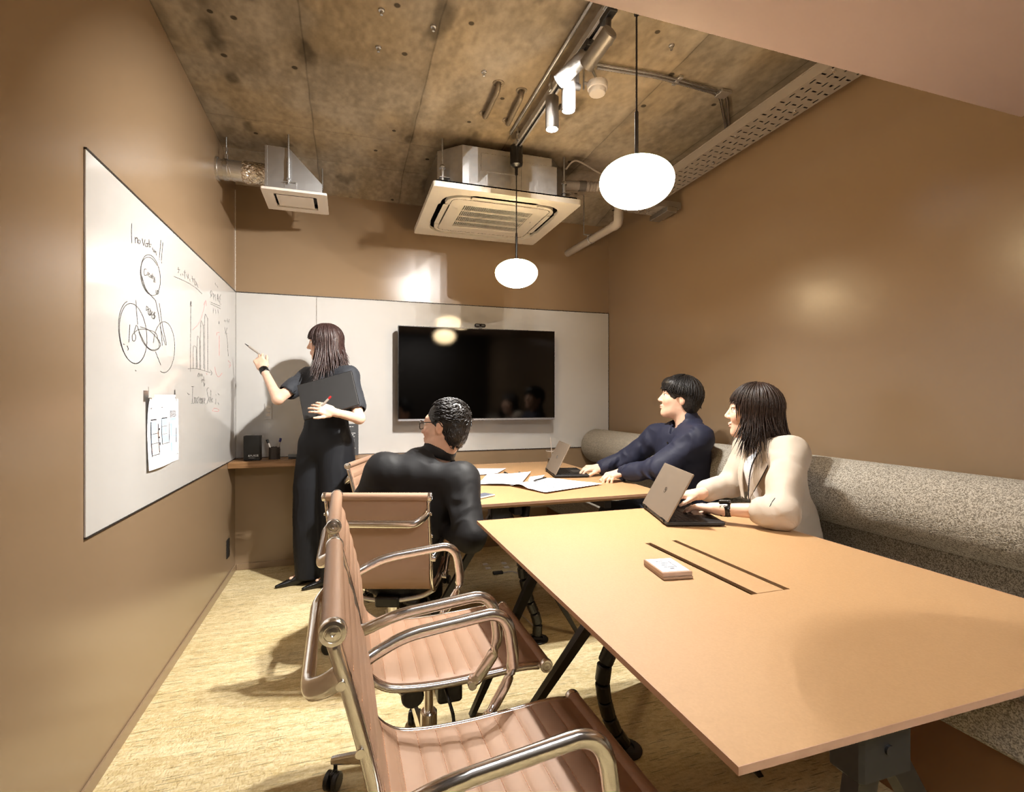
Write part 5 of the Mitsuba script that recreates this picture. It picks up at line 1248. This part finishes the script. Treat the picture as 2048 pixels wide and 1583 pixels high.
for a in np.linspace(math.radians(16), math.radians(344), 49):
    ca, sa = math.cos(a), math.sin(a); fr_ = max(0, ca) ** 2.2; cc = nk + f * .010
    P0 = cc + f * ca * .060 + L2 * sa * .062 + np.array([0, 0, -.004 - .018 * ca]); P1 = cc + f * ca * .066 + L2 * sa * .068 + np.array([0, 0, .020 - .026 * ca])
    P2 = cc + f * ca * (.080 + .008 * fr_) + L2 * sa * (.084 + .05 * fr_) + np.array([0, 0, .002 - .030 * ca - .012 * fr_]); P3 = cc + f * ca * (.094 + .020 * fr_) + L2 * sa * (.104 + .13 * fr_) + np.array([0, 0, -.020 - .026 * ca - .052 * fr_])
    for q, x in zip(cv, (P0, P1, P2, P3)): q.append(x)
part(k, 'collar', sheet_of(cv), 'cloth_navy', 50, 'pointed shirt collar')
for i, (o, z) in enumerate(((.118, -.095), (.135, -.16), (.142, -.225))):
    c = nk + f * (o + .012) + np.array([0, 0, z]); part(k, 'button', orient(lathe([(0, 0), (.006, 0), (.006, .003), (0, .003)], 14), f, o=c), 'black_plastic', 30, 'small dark button')
tr = [('+', cone(j['pelvis'], np.array(j['pelvis']) + (-.05, 0, -.02), .15, .13), .04)] + legs(j, .014)
tr += [('-', half((0, 0, .09), (0, 0, 1)), .002)] if False else []
garment(k, 'trousers', tr, [j[x] for x in ('pelvis', 'hipL', 'hipR', 'kneeL', 'kneeR', 'ankL', 'ankR')], .0065, 'cloth_jeans', folds(.006, 12, .003, 30, 4), 'dark trousers', .17)
for s in 'LR': garment(k, 'shoe', [(o, p_, q_) for o, p_, q_ in feet(j, s, (-1, 0, 0), 1.0, .042)], [j['ank' + s]], .005, 'shoe_black', None, 'dark shoe', .26)
base = sdf_mesh([('+', h.e((-.016, 0, .044), (.112, .092, .098)), .01), ('+', h.e((-.058, 0, -.020), (.058, .078, .070)), .03), ('+', h.e((.062, 0, .075), (.050, .070, .042)), .03), ('-', h.e((.098, 0, -.055), (.082, .080, .100)), .010), ('-', h.e((.010, .085, -.030), (.030, .03, .040)), .008), ('-', h.e((.010, -.085, -.030), (.030, .03, .040)), .008)],
                h.o - .2, h.o + .22, .004, lambda P: .0030 * (meshkit.noise((P - h.o) @ h.A.T * [160, 260, 40], 3) - .5))
hm = [base, hair_locks(h, list(np.arange(0, 62, 2)) + list(np.arange(-60, 0, 3)), 84, lambda p: 14 - .22 * abs(p), (.121, .098, .116), .010, .0055, 21, layers=3, jitter=.012),
      hair_locks(h, list(np.arange(60, 300, 3)), 84, lambda p: 2 - 26 * (120 < p < 240), (.117, .096, .114), .012, .0060, 22, layers=2, jitter=.008)]
part(k, 'hair', cat(hm), 'hair_black', True, 'thick black hair with a fringe')

# ---- man in the black suit, back to the viewer
k = thing('person', 'man with short black hair and glasses in a black suit, back to the viewer', 'person')
h = Head((.438, 2.365, 1.064), (-.80, .60, .02), (.10, .12, 1), 1.04)
j = dict(neck=(.405, 2.385, .930), chest=(.345, 2.405, .735), waist=(.275, 2.445, .56), pelvis=(.235, 2.475, .445), shL=(.165, 2.405, .868), shR=(.492, 2.262, .828), elL=(.055, 2.545, .640), wrL=(.165, 2.755, .585), elR=(.500, 2.118, .612), wrR=(.452, 2.325, .592),
         hipL=(.175, 2.53, .425), hipR=(.335, 2.47, .425), kneeL=(.290, 2.96, .435), kneeR=(.46, 2.89, .435), ankL=(.31, 2.98, .085), ankR=(.47, 2.93, .085))
to, L2, f, up = torso(j, -.02, 1.0)
handR = hand_ops(np.array(j['wrR']), (-.30, .30, -.90), (.85, -.45, -.25), -1, ((.30, .30, .30, .35), .5, .4), 1.0, .04)
handL = hand_ops(np.array(j['wrL']), (.3, .95, -.05), (0, 0, 1), -1, (.2, .3, .3), 1.0)
ops = head_ops(h) + [('+', cone(h.p(-.030, 0, -.05), j['neck'], .056, .063), .03)] + to + arms(j, 'L') + arms(j, 'R') + legs(j, -.004) + feet(j, 'L', (.25, .97, 0)) + feet(j, 'R', (.25, .97, 0)) + handL + handR
build_body(k, ops, h, [h.p(.1, 0, .12), *j.values(), (.4, 3.1, .02)], .004, tone=SKIN * np.array([.90, .86, .84]))
eyes(k, h)
to, L2, f, up = torso(j, .018, 1.08)
wl, wr_ = np.array(j['wrL']), np.array(j['wrR']); dl, dr2 = unit(wl - j['elL']), unit(wr_ - j['elR'])
su = to + [('+', cone(j['shL'], j['elL'], .075, .062), .05), ('+', cone(j['elL'], wl, .060, .044), .03), ('+', cone(j['shR'], j['elR'], .074, .062), .05), ('+', cone(j['elR'], wr_, .060, .042), .03), ('+', loft([np.array(j['pelvis']) - up * .05, j['waist']], [(.19, .15), (.16, .13)], L2, f), .03),
           ('+', cone(np.array(j['neck']) - up * .05, np.array(j['neck']) + up * .020, .080, .068), .03), ('-', cone(np.array(j['neck']), h.p(-.02, 0, -.13), .058, .072), .004), ('-', cone(wl, wl + dl * .1, .030, .034), .002), ('-', cone(wr_, wr_ + dr2 * .1, .030, .034), .002)]
garment(k, 'suit_jacket', su, [j[x] for x in ('neck', 'shL', 'shR', 'elL', 'elR', 'wrL', 'wrR', 'pelvis')], .005, 'cloth_black', folds(.012, 8, .004, 22, 6, (1, 1, .7), [(j['shR'], j['elR'], .026, 18), (j['shL'], j['elL'], .022, 18)]), 'black suit jacket', .17)
nk = np.array(j['neck'])
cp = [nk + f * (.070 * math.cos(a)) + L2 * (.072 * math.sin(a)) + up * (.030 - .035 * (math.cos(a) > 0) * math.cos(a)) for a in np.linspace(-2.2 + math.pi, 2.2 + math.pi, 25)]
part(k, 'collar', tube(cp, .024, 12, up=up, ry=.007), 'cloth_black', True, 'turned down suit collar')
garment(k, 'trousers', [('+', cone(j['pelvis'], np.array(j['pelvis']) + f * .05, .15, .13), .04)] + legs(j, .014), [j[x] for x in ('pelvis', 'hipL', 'hipR', 'kneeL', 'kneeR', 'ankL', 'ankR')], .0065, 'cloth_black', folds(.006, 12, .003, 30, 4), 'black trousers', .17)
for s in 'LR': garment(k, 'shoe', feet(j, s, (.25, .97, 0), 1.0, .042), [j['ank' + s]], .005, 'shoe_black', None, 'black shoe', .26)
base = sdf_mesh([('+', h.e((-.018, 0, .040), (.102, .084, .092)), .01), ('+', h.e((-.055, 0, -.025), (.050, .068, .070)), .03), ('-', h.e((.095, 0, -.040), (.072, .090, .100)), .010), ('-', h.e((.015, .088, -.045), (.036, .03, .045)), .008), ('-', h.e((.015, -.088, -.045), (.036, .03, .045)), .008), ('-', half(h.p(-.05, 0, -.085), h.A[2]), .01)],
                h.o - .2, h.o + .2, .004, lambda P: .0045 * (meshkit.noise((P - h.o) @ h.A.T * [120, 170, 60], 3) - .5))
g = np.random.default_rng(31); tufts = []
for i in range(900):
    e = math.radians(g.uniform(-8, 88)); ph = g.uniform(-math.pi, math.pi)
    if math.cos(ph) > .25 and e < math.radians(40 + 10 * math.cos(ph)): continue
    n0 = np.array([math.cos(e) * math.cos(ph), math.cos(e) * math.sin(ph), math.sin(e)]); p0 = np.array([-.016, 0, .038]) + n0 * np.array([.098, .081, .089])
    comb = np.array([.55, .30, -.1]) + g.normal(0, .17, 3); comb -= n0 * (comb @ n0); comb = unit(comb)
    L = g.uniform(.020, .034); tufts.append(([h.p(*(p0 + comb * L * t + n0 * (.005 * math.sin(t * 2.4) + .004 * t))) for t in np.linspace(0, 1, 6)], 1.0))
for i in range(520):                                   # short clipped sides and nape
    e = math.radians(g.uniform(-62, 4)); ph = g.uniform(-math.pi, math.pi)
    if math.cos(ph) > .12: continue
    n0 = np.array([math.cos(e) * math.cos(ph), math.cos(e) * math.sin(ph), math.sin(e)]); p0 = np.array([-.040, 0, -.005]) + n0 * np.array([.064, .074, .092])
    L = g.uniform(.012, .022); dn = unit(np.array([-.15, 0, -1.0]) - n0 * (n0 @ np.array([-.15, 0, -1.0])) + g.normal(0, .18, 3))
    tufts.append(([h.p(*(p0 + dn * L * t + n0 * .003 * math.sin(t * 3))) for t in np.linspace(0, 1, 4)], .8))
part(k, 'hair', cat(base, lock_mesh(tufts, .0034, flat=.5, sides=5)), 'hair_black', True, 'short tousled black hair')
gl = []
for s in (-1, 1):
    gl.append(tube([h.p(.108 - .010 * abs(math.cos(a)), s * .034 + .025 * math.cos(a), .006 + .019 * math.sin(a)) for a in np.linspace(0, 2 * math.pi, 25)], .0019, 6))
    gl.append(tube([h.p(.098, s * .060, .012), h.p(.05, s * .078, .014), h.p(-.012, s * .085, .014), h.p(-.03, s * .084, -.005)], .0019, 6))
gl.append(tube([h.p(.106, .010, .012), h.p(.114, 0, .015), h.p(.106, -.010, .012)], .0017, 6))
gk = part(k, 'glasses', cat(gl), 'black_plastic', True, 'dark framed glasses')
mat('lens_glass', dict(type='thindielectric'))
for s in (-1, 1):
    part(gk, 'lens', trimesh.convex.convex_hull(np.array([h.p(.108 - .010 * abs(math.cos(a)) + o, s * .034 + .024 * math.cos(a), .006 + .018 * math.sin(a)) for a in np.linspace(0, 2 * math.pi, 20) for o in (0, .0006)])), 'lens_glass', False, 'clear lens')

# ---- woman standing at the boards
k = thing('person', 'woman standing at the white boards in a grey T-shirt and wide black trousers', 'person')
D = -.06
P_ = lambda u, v, t: at(u, v, t + D)
h = Head(P_(650, 687, 3.40), (-.975, .10, -.06), (-.05, 0, 1), .97)
fb = unit([-.62, -.78, 0]); lb = np.array([-fb[1], fb[0], 0])
cen = P_(655, 790, 3.40); bx, by = cen[0] - .005, cen[1]
B_ = lambda z, s=0., o=0.: np.array([bx, by, 0]) + lb * s + fb * o + np.array([0, 0, z])
j = dict(neck=B_(1.405, 0, -.01), chest=B_(1.245, 0, .0), waist=B_(1.08), pelvis=B_(.93), shL=B_(1.345, .165, -.01), shR=B_(1.345, -.165, -.01), elR=P_(556, 797, 3.23), wrR=P_(527, 738, 3.33), elL=P_(718, 836, 3.22), wrL=P_(668, 824, 3.06),
         hipL=B_(.90, .085), hipR=B_(.90, -.085), kneeL=B_(.49, .09, .01), kneeR=B_(.49, -.09, .02), ankL=B_(.095, .085, .0), ankR=B_(.095, -.10, .03))
to, L2, f, up = torso(j, -.02, .88)
dR = unit(P_(508, 700, 3.36) - j['wrR']); dLh = unit(P_(640, 815, 3.02) - j['wrL'])
handR = hand_ops(np.array(j['wrR']), dR, (-.2, -.9, .2), 1, ((.35, .45, .6, .7), (.5, .6, .7, .8), .5), .92, .03, (.85, .28, -.40))
handL = hand_ops(np.array(j['wrL']), dLh, (.1, -.9, .30), -1, ((.15, .25, .30, .35), .35, .3), .92, .10, (.75, .50, .05))
ops = head_ops(h, True, .93) + [('+', cone(h.p(-.022, 0, -.055), j['neck'], .046, .050), .03)] + to + arms(j, 'L', (.040, .034, .022)) + arms(j, 'R', (.040, .034, .022)) + legs(j, -.006) + feet(j, 'L', (-.93, -.36, 0), .85, .020) + feet(j, 'R', (-.93, -.36, 0), .85, .020) + handL + handR
build_body(k, ops, h, [h.p(.1, 0, .12), *j.values(), P_(500, 690, 3.3), (bx, by, .02)], .004, lip=(.55, .22, .22))
eyes(k, h)
to, L2, f, up = torso(j, .010, .95)
mR = np.array(j['shR']) + (np.array(j['elR']) - j['shR']) * .62; mL = np.array(j['shL']) + (np.array(j['elL']) - j['shL']) * .74
ts = to + [('+', cone(j['shR'], mR, .062, .060), .04), ('+', cone(j['shL'], mL, .062, .060), .04), ('-', cone(np.array(j['neck']) + f * .02, h.p(.0, 0, -.15), .058, .080), .008), ('-', cone(mR + unit(np.array(j['elR']) - j['shR']) * .012, j['elR'], .047, .050), .003), ('-', cone(mL + unit(np.array(j['elL']) - j['shL']) * .012, j['elL'], .047, .050), .003)]
ts += [('-', (lambda P: P[..., 2] - 1.062), .003)]
garment(k, 't_shirt', ts, [j[x] for x in ('neck', 'shL', 'shR', 'pelvis')] + [mL, mR], .005, 'cloth_charcoal', folds(.009, 12, .004, 28, 3, (1, 1, .7)), 'charcoal grey short sleeved T-shirt', .16)
wt_ = []
for s, o in ((1, .005), (-1, .02)):
    wt_ += [('+', loft([B_(.90, s * .080, 0), B_(.62, s * .096, o), B_(.30, s * .102, o), B_(.055, s * .094, o)], [(.108, .118), (.114, .124), (.110, .122), (.096, .118)], lb, fb), .035)]
wt_ += [('+', loft([B_(1.080), B_(.98), B_(.90)], [(.146, .116), (.162, .124), (.175, .130)], lb, fb), .03), ('-', half(B_(.058), (0, 0, 1)) if False else (lambda P: P[..., 2] - .040), .003), ('-', (lambda P: 1.085 - P[..., 2]), .003)]
garment(k, 'trousers', wt_, [B_(1.1), B_(0), B_(.5, .2), B_(.5, -.2)], .006, 'cloth_trousers', folds(.012, 11, .004, 26, 9, (1, 1, .16)), 'wide black trousers', .16)
part(k, 'waistband', lathe([(.0, 1.045), (.130, 1.045), (.130, 1.085), (0, 1.085)], 40, at=(bx, by, 0)), 'cloth_trousers') if False else None
for s in 'LR':
    a = np.array(j['ank' + s]); d = unit([-.93, -.36, 0])
    garment(k, 'shoe', [('+', cone(a + d * -.03 + (0, 0, -.055), a + d * .08 + (0, 0, -.066), .036, .032), .02), ('+', cone(a + d * .08 + (0, 0, -.066), a + d * .215 + (0, 0, -.083), .030, .010), .03), ('+', cone(a + d * -.045 + (0, 0, -.05), a + d * -.048 + (0, 0, -.088), .022, .009), .01), ('-', (lambda P: P[..., 2] - .001), .002)], [a], .004, 'shoe_black', None, 'black pointed shoe', .26)
base = sdf_mesh([('+', h.e((-.018, 0, .036), (.104, .088, .097)), .01), ('+', h.e((-.062, 0, -.06), (.062, .084, .14)), .04), ('-', h.e((.088, 0, -.05), (.072, .070, .105)), .012)], h.o - .3, h.o + .2, .005, lambda P: .003 * (meshkit.noise(P * [300, 300, 14], 3) - .5))
hm = [base, hair_locks(h, list(np.arange(58, 304, 2.2)), 82, -14, (.110, .094, .107), lambda p: .235 + .03 * math.sin(p), .0072, 41, .035, layers=3, jitter=.020),
      hair_locks(h, list(np.arange(8, 62, 2.5)) + list(np.arange(-60, -6, 3)), 82, lambda p: 12 - .24 * abs(p), (.116, .092, .108), lambda p: .006 + .05 * (abs(p) > 45), .0055, 44, layers=2, jitter=.010),
      hair_locks(h, list(np.arange(60, 92, 2)), 76, -16, (.112, .096, .107), .26, .0068, 47, .02, layers=2, jitter=.02, drift=(-.03, -.05, 0))]
part(k, 'hair', cat(hm), 'hair_auburn', True, 'long straight dark hair')
wa_ = np.array(j['wrR']) - unit(np.array(j['wrR']) - j['elR']) * .012; wd = unit(np.array(j['wrR']) - j['elR'])
wt2 = sdf_mesh([('+', cone(wa_ - wd * .010, wa_ + wd * .010, .0285, .028), .001), ('-', cone(wa_ - wd * .03, wa_ + wd * .03, .025, .0245), .001)], wa_ - .06, wa_ + .06, .0025); part(k, 'bracelet', wt2, 'watch_black', True, 'dark wrist band')
# what she holds
q = [P_(592, 770, 3.12), P_(698, 741, 3.16), P_(708, 806, 3.13), P_(612, 828, 3.06)]
n_ = unit(np.cross(q[1] - q[0], q[3] - q[0])); n_ = n_ if n_[1] < 0 else -n_
o_ = (q[0] + q[1] + q[2] + q[3]) / 4; ex = unit(q[1] - q[0]); ey = unit(np.cross(n_, ex)); ey = ey if ey[2] > 0 else -ey
w_, h_ = .335, .235
fm = rbox((-w_ / 2, -h_ / 2, -.007), (w_ / 2, h_ / 2, .007), .005); fk = thing('folder', 'black folder held against the chest of the standing woman', 'folder')
fo = o_ - n_ * .035
part(fk, 'cover', orient(fm, n_, ex, fo), plastic('folder_black', (.016, .015, .016), .45))
part(fk, 'pages', orient(box((-w_ / 2 + .004, -h_ / 2 + .004, -.004), (w_ / 2 + .0015, h_ / 2 - .004, .003)), n_, ex, fo), 'bezel')
def pen(a, b, lab, capc, body='pipe_white'):
    a, b = np.asarray(a), np.asarray(b); kk = thing('marker', lab, 'marker'); d = unit(b - a); L = np.linalg.norm(b - a)
    part(kk, 'barrel', tube([a, a + d * .004, a + d * L * .72, a + d * L * .75], [.005, .0066, .0066, .004], 14), body)
    part(kk, 'nib' if capc == 'ink' else 'cap', tube([a + d * L * .75, a + d * L * .9, b], [.004, .0030, .0012] if capc == 'ink' else [.0068, .0068, .0055], 12), capc)
_nh = unit(np.array([-.2, -.9, .2]) - dR * (dR @ np.array([-.2, -.9, .2]))); _g = np.array(j['wrR']) + dR * .088 + np.cross(dR, _nh) * .030 - _nh * .030; _t = P_(490, 687, 3.42); _d = unit(_t - _g)
pen(_t - _d * .135, _t, 'white marker in the raised hand of the standing woman', 'ink')
plastic('cap_red', (.62, .03, .04), .25)
pen(P_(643, 812, 3.02), P_(662, 792, 3.03), 'red capped marker in the hand that holds the black folder', 'cap_red')
# ---------------------------------------------------------------- things on the tables
def laptop(label, hn, hf, depth, tilt, height, keys=True):
    """hn, hf: near and far ends of the hinge on the table"""
    hn, hf = np.asarray(hn, float), np.asarray(hf, float); e = unit(np.r_[hf - hn, 0]); W = np.linalg.norm(hf - hn); o = np.array([e[1], -e[0], 0])
    M = np.eye(4); M[:3, 0], M[:3, 1], M[:3, 2], M[:3, 3] = o, e, (0, 0, 1), (hn[0], hn[1], TH)       # local x: towards the user, y: along the hinge
    k = thing('laptop', label, 'laptop')
    ap = lambda m: (m.apply_transform(M), m)[1]
    part(k, 'base', ap(bbox((0, 0, .003), (depth, W, .0165), .003)), 'black_soft', 30, 'dark keyboard base')
    for x in (.02, depth - .02):
        part(k, 'rubber_foot', ap(box((x - .006, .02, 0), (x + .006, W - .02, .004))), 'black_plastic')
    ks = []
    for r in range(6):
        n = 15
        for i in range(n):
            if r == 5 and 4 < i < 10: continue
            y0 = .016 + (W - .032) * i / n; ks.append(box((.024 + r * .0175, y0 + .0012, .0164), (.024 + r * .0175 + .0155, y0 + (W - .032) / n - .0012, .0182)))
    ks.append(box((.024 + 5 * .0175, .016 + (W - .032) * 5 / 15, .0164), (.024 + 5 * .0175 + .0155, .016 + (W - .032) * 10 / 15, .0182)))
    part(k, 'keys', ap(cat(ks)), 'key_grey', False, 'rows of dark keys', kind='stuff')
    part(k, 'touchpad', ap(box((.142, W / 2 - .055, .0163), (depth - .012, W / 2 + .055, .0168))), 'bezel') if depth > .2 else None
    a = math.radians(tilt)
    R = np.eye(4); R[:3, 0] = [math.cos(a), 0, math.sin(a)]; R[:3, 2] = [-math.sin(a), 0, math.cos(a)]; R[:3, 3] = (.004, 0, .016)
    def sc(m): m.apply_transform(R); return ap(m)
    part(k, 'lid', sc(bbox((-.0035, 0, 0), (.0035, W, height), .002)), 'laptop_shell', 30, 'thin screen lid seen from behind')
    part(k, 'screen', sc(box((.0034, .006, .012), (.0041, W - .006, height - .006))), 'screen_black')
    ring = [np.array([-.0040, W / 2 + .011 * math.cos(t), height * .5 + .011 * math.sin(t)]) for t in np.linspace(.3, 5.6, 20)]
    part(k, 'logo', sc(cat(tube(ring, .0010, 5), tube([(-.004, W / 2 - .005, height * .5 - .005), (-.004, W / 2, height * .5 + .006), (-.004, W / 2 + .005, height * .5 - .004)], .0010, 5))), 'bezel', False, 'small dark emblem')
    for y in (.05, W - .05):
        part(k, 'hinge', ap(rod((.002, y - .02, .014), (.002, y + .02, .014), .006, 12)), 'black_plastic')
    return k
mat('laptop_shell', dict(type='twosided', bsdf=dict(type='principled', base_color=rgb((.27, .215, .165)), metallic=.55, roughness=.36)))
plastic('key_grey', (.035, .033, .033), .35)
laptop('dark laptop open in front of the woman in beige, its grey back to the viewer', (1.140, 1.633), (1.245, 1.965), .222, -29, .205)
hn2 = np.array([1.196, 2.845]); e2 = unit(np.array([.20, .98])); hf2 = hn2 + e2 * .325
laptop('dark laptop open in front of the man in navy at the back table', hn2, hf2, .215, -27, .205)
# plastic cup of iced coffee with a straw, behind the back laptop
c = atY(1104, 915, 3.36); c[2] = TH
k = thing('drink_cup', 'clear plastic cup with a pale straw behind the laptop at the back table', 'cup')
mat('clear_plastic', dict(type='thindielectric', int_ior=1.45))
cup = [(0, .002), (.030, .002), (.041, .105), (.043, .107), (.043, .110), (.040, .110)]
part(k, 'shell', lathe(cup, 28, at=c), 'clear_plastic')
part(k, 'rim', lathe([(.040, .106), (.0445, .106), (.0445, .111), (.040, .111)], 28, at=c), 'pipe_white')
part(k, 'coffee', lathe([(0, .004), (.0285, .004), (.034, .055), (0, .055)], 26, at=c), plastic('coffee', (.02, .010, .006), .1))
part(k, 'straw', rod(c + (.006, 0, .01), c + (-.012, .0, .205), .0032, 10), 'pipe_white', label='pale drinking straw')
# papers on the back table
def paper(label, corners, bump, seed, prints=True):
    q = [atZ(u, v, TH) for u, v in corners]; n = 22; g = np.random.default_rng(seed); V = []
    for i in range(n):
        for jx in range(n):
            s, t = jx / (n - 1), i / (n - 1); p = (1 - t) * ((1 - s) * q[0] + s * q[1]) + t * ((1 - s) * q[3] + s * q[2]); V.append(p + np.array([0, 0, .0025 + bump(s, t)]))
    V = np.array(V); f = np.array([[a * n + b, a * n + b + 1, (a + 1) * n + b + 1, (a + 1) * n + b] for a in range(n - 1) for b in range(n - 1)])
    F = np.vstack([f[:, [0, 1, 2]], f[:, [0, 2, 3]]]); up_ = trimesh.Trimesh(V, F, process=False)
    if up_.face_normals[:, 2].mean() < 0: up_.invert()
    dn = up_.copy(); dn.apply_translation((0, 0, -.0009)); dn.invert()
    k = thing('paper_sheet', label, 'paper sheet'); part(k, 'sheet', cat(up_, dn), 'paper', True)
    G = V.reshape(n, n, 3); ls = []
    def P(s, t):
        a, b = min(t, .999) * (n - 1), min(s, .999) * (n - 1); i, jx = int(a), int(b); x, y = a - i, b - jx
        return (G[i, jx] * (1 - x) + G[i + 1, jx] * x) * (1 - y) + (G[i, jx + 1] * (1 - x) + G[i + 1, jx + 1] * x) * y + np.array([0, 0, .0012])
    if prints:
        for _ in range(prints):
            s0, t0 = g.uniform(.08, .6), g.uniform(.1, .9); L = g.uniform(.06, .32)
            dirn = (1, 0) if g.random() < .7 else (0, .5)
            ls.append(tube([P(min(s0 + dirn[0] * L * w, .95), min(t0 + dirn[1] * L * w, .95)) for w in np.linspace(0, 1, 7)], .0010, 4))
        part(k, 'print', cat(ls), 'print_grey', False, 'thin printed lines', kind='stuff')
    return k
paper('open folded drawing sheet with a wavy edge at the right of the papers', [(1098, 957), (1205, 969), (1092, 987), (1018, 971)], lambda s, t: .004 + .020 * max(0, math.sin(s * 7.0 - .6)) * (t > .3) * (t - .3) + .010 * max(0, math.sin(s * 9 + t * 2)) * s * (1 - s), 1, 10)
paper('white paper sheet in the middle of the papers with a raised fold', [(975, 949), (1062, 947), (1040, 972), (955, 970)], lambda s, t: .003 + .018 * (s > .55) * (s - .55) * (1.2 - t) + .006 * math.sin(s * 3) * t, 2, 3)
paper('white paper sheet with faint print at the far left of the papers', [(905, 937), (1012, 938), (995, 948), (915, 953)], lambda s, t: .002 + .010 * max(0, s - .7), 3, 8)
paper('small white paper slip beside the dark pen at the back table', [(1060, 955), (1090, 951), (1080, 961), (1056, 963)], lambda s, t: .004, 4, 0)
def slim_pen(lab, u0, v0, u1, v1, z=.006, r=.0045):
    a, b = atZ(u0, v0, TH + z), atZ(u1, v1, TH + z); d = unit(b - a); kk = thing('pen', lab, 'pen')
    part(kk, 'barrel', tube([a, a + d * .003, b - d * .015, b], [.003, r, r, .001], 12), 'black_plastic'); part(kk, 'clip', rod(a + (0, 0, r), a + d * .035 + (0, 0, r + .0012), .0012, 6), 'chrome')
slim_pen('dark pen lying across the papers at the back table', 1068, 961, 1093, 954, .018)
slim_pen('small dark pen lying beyond the papers near the laptop', 1038, 944, 1048, 948)
slim_pen('small dark pen lying at the end of the far paper sheet', 1008, 944, 1016, 947)
c = atZ(976, 993, TH)
k = thing('smartphone', 'smartphone lying on the near edge of the back table beside the man in black', 'phone')
e = unit([.85, .52, 0]); 
part(k, 'case', orient(rbox((-.078, -.036, 0), (.078, .036, .0085), .004), [0, 0, 1], e, (c[0] - .045, c[1] + .0, TH + .0005)), 'vent_white', True, 'pale phone case')
part(k, 'screen', orient(box((-.072, -.032, .008), (.072, .032, .0090)), [0, 0, 1], e, (c[0] - .045, c[1], TH + .0005)), plastic('phone_screen', (.25, .27, .33), .08))
# stack of cards on the front table
q = [atZ(1288, 1117, TH + .02), atZ(1340, 1112, TH + .02), atZ(1384, 1140, TH + .02), atZ(1331, 1146, TH + .02)]
o = sum(q) / 4; ex = unit(q[2] - q[1]); wx = np.linalg.norm(q[2] - q[1]) / 2; wy = np.linalg.norm(q[1] - q[0]) / 2
k = thing('card_stand', 'small pale wooden card stand with a printed white sheet lying on the front table', 'card')
part(k, 'block', orient(bbox((-wx, -wy, 0), (wx, wy, .0065), .001), [0, 0, 1], ex, (o[0], o[1], TH)), 'shelf_pale' if False else plastic('pale_wood', (.58, .42, .29), .4))
part(k, 'cover', orient(bbox((-wx, -wy, .0065), (wx * .93, wy, .0175), .001), [0, 0, 1], ex, (o[0], o[1], TH)), 'clear_block' if False else plastic('pale_acrylic', (.66, .52, .42), .1))
part(k, 'printed_sheet', orient(box((-wx * .92, -wy * .9, .0173), (wx * .80, wy * .9, .0182)), [0, 0, 1], ex, (o[0], o[1], TH)), 'paper')
pr_ = [box((-.035 + .016 * i, -.018, .0182), (-.031 + .016 * i, .004 + .01 * (i % 2), .0186)) for i in range(4)] + [box((.022, -.006, .0182), (.032, .006, .0186)), box((-.03, .016, .0182), (.02, .019, .0186))]
part(k, 'print', orient(cat(pr_), [0, 0, 1], ex, (o[0], o[1], TH)), 'print_grey', False, 'small grey print', kind='stuff')
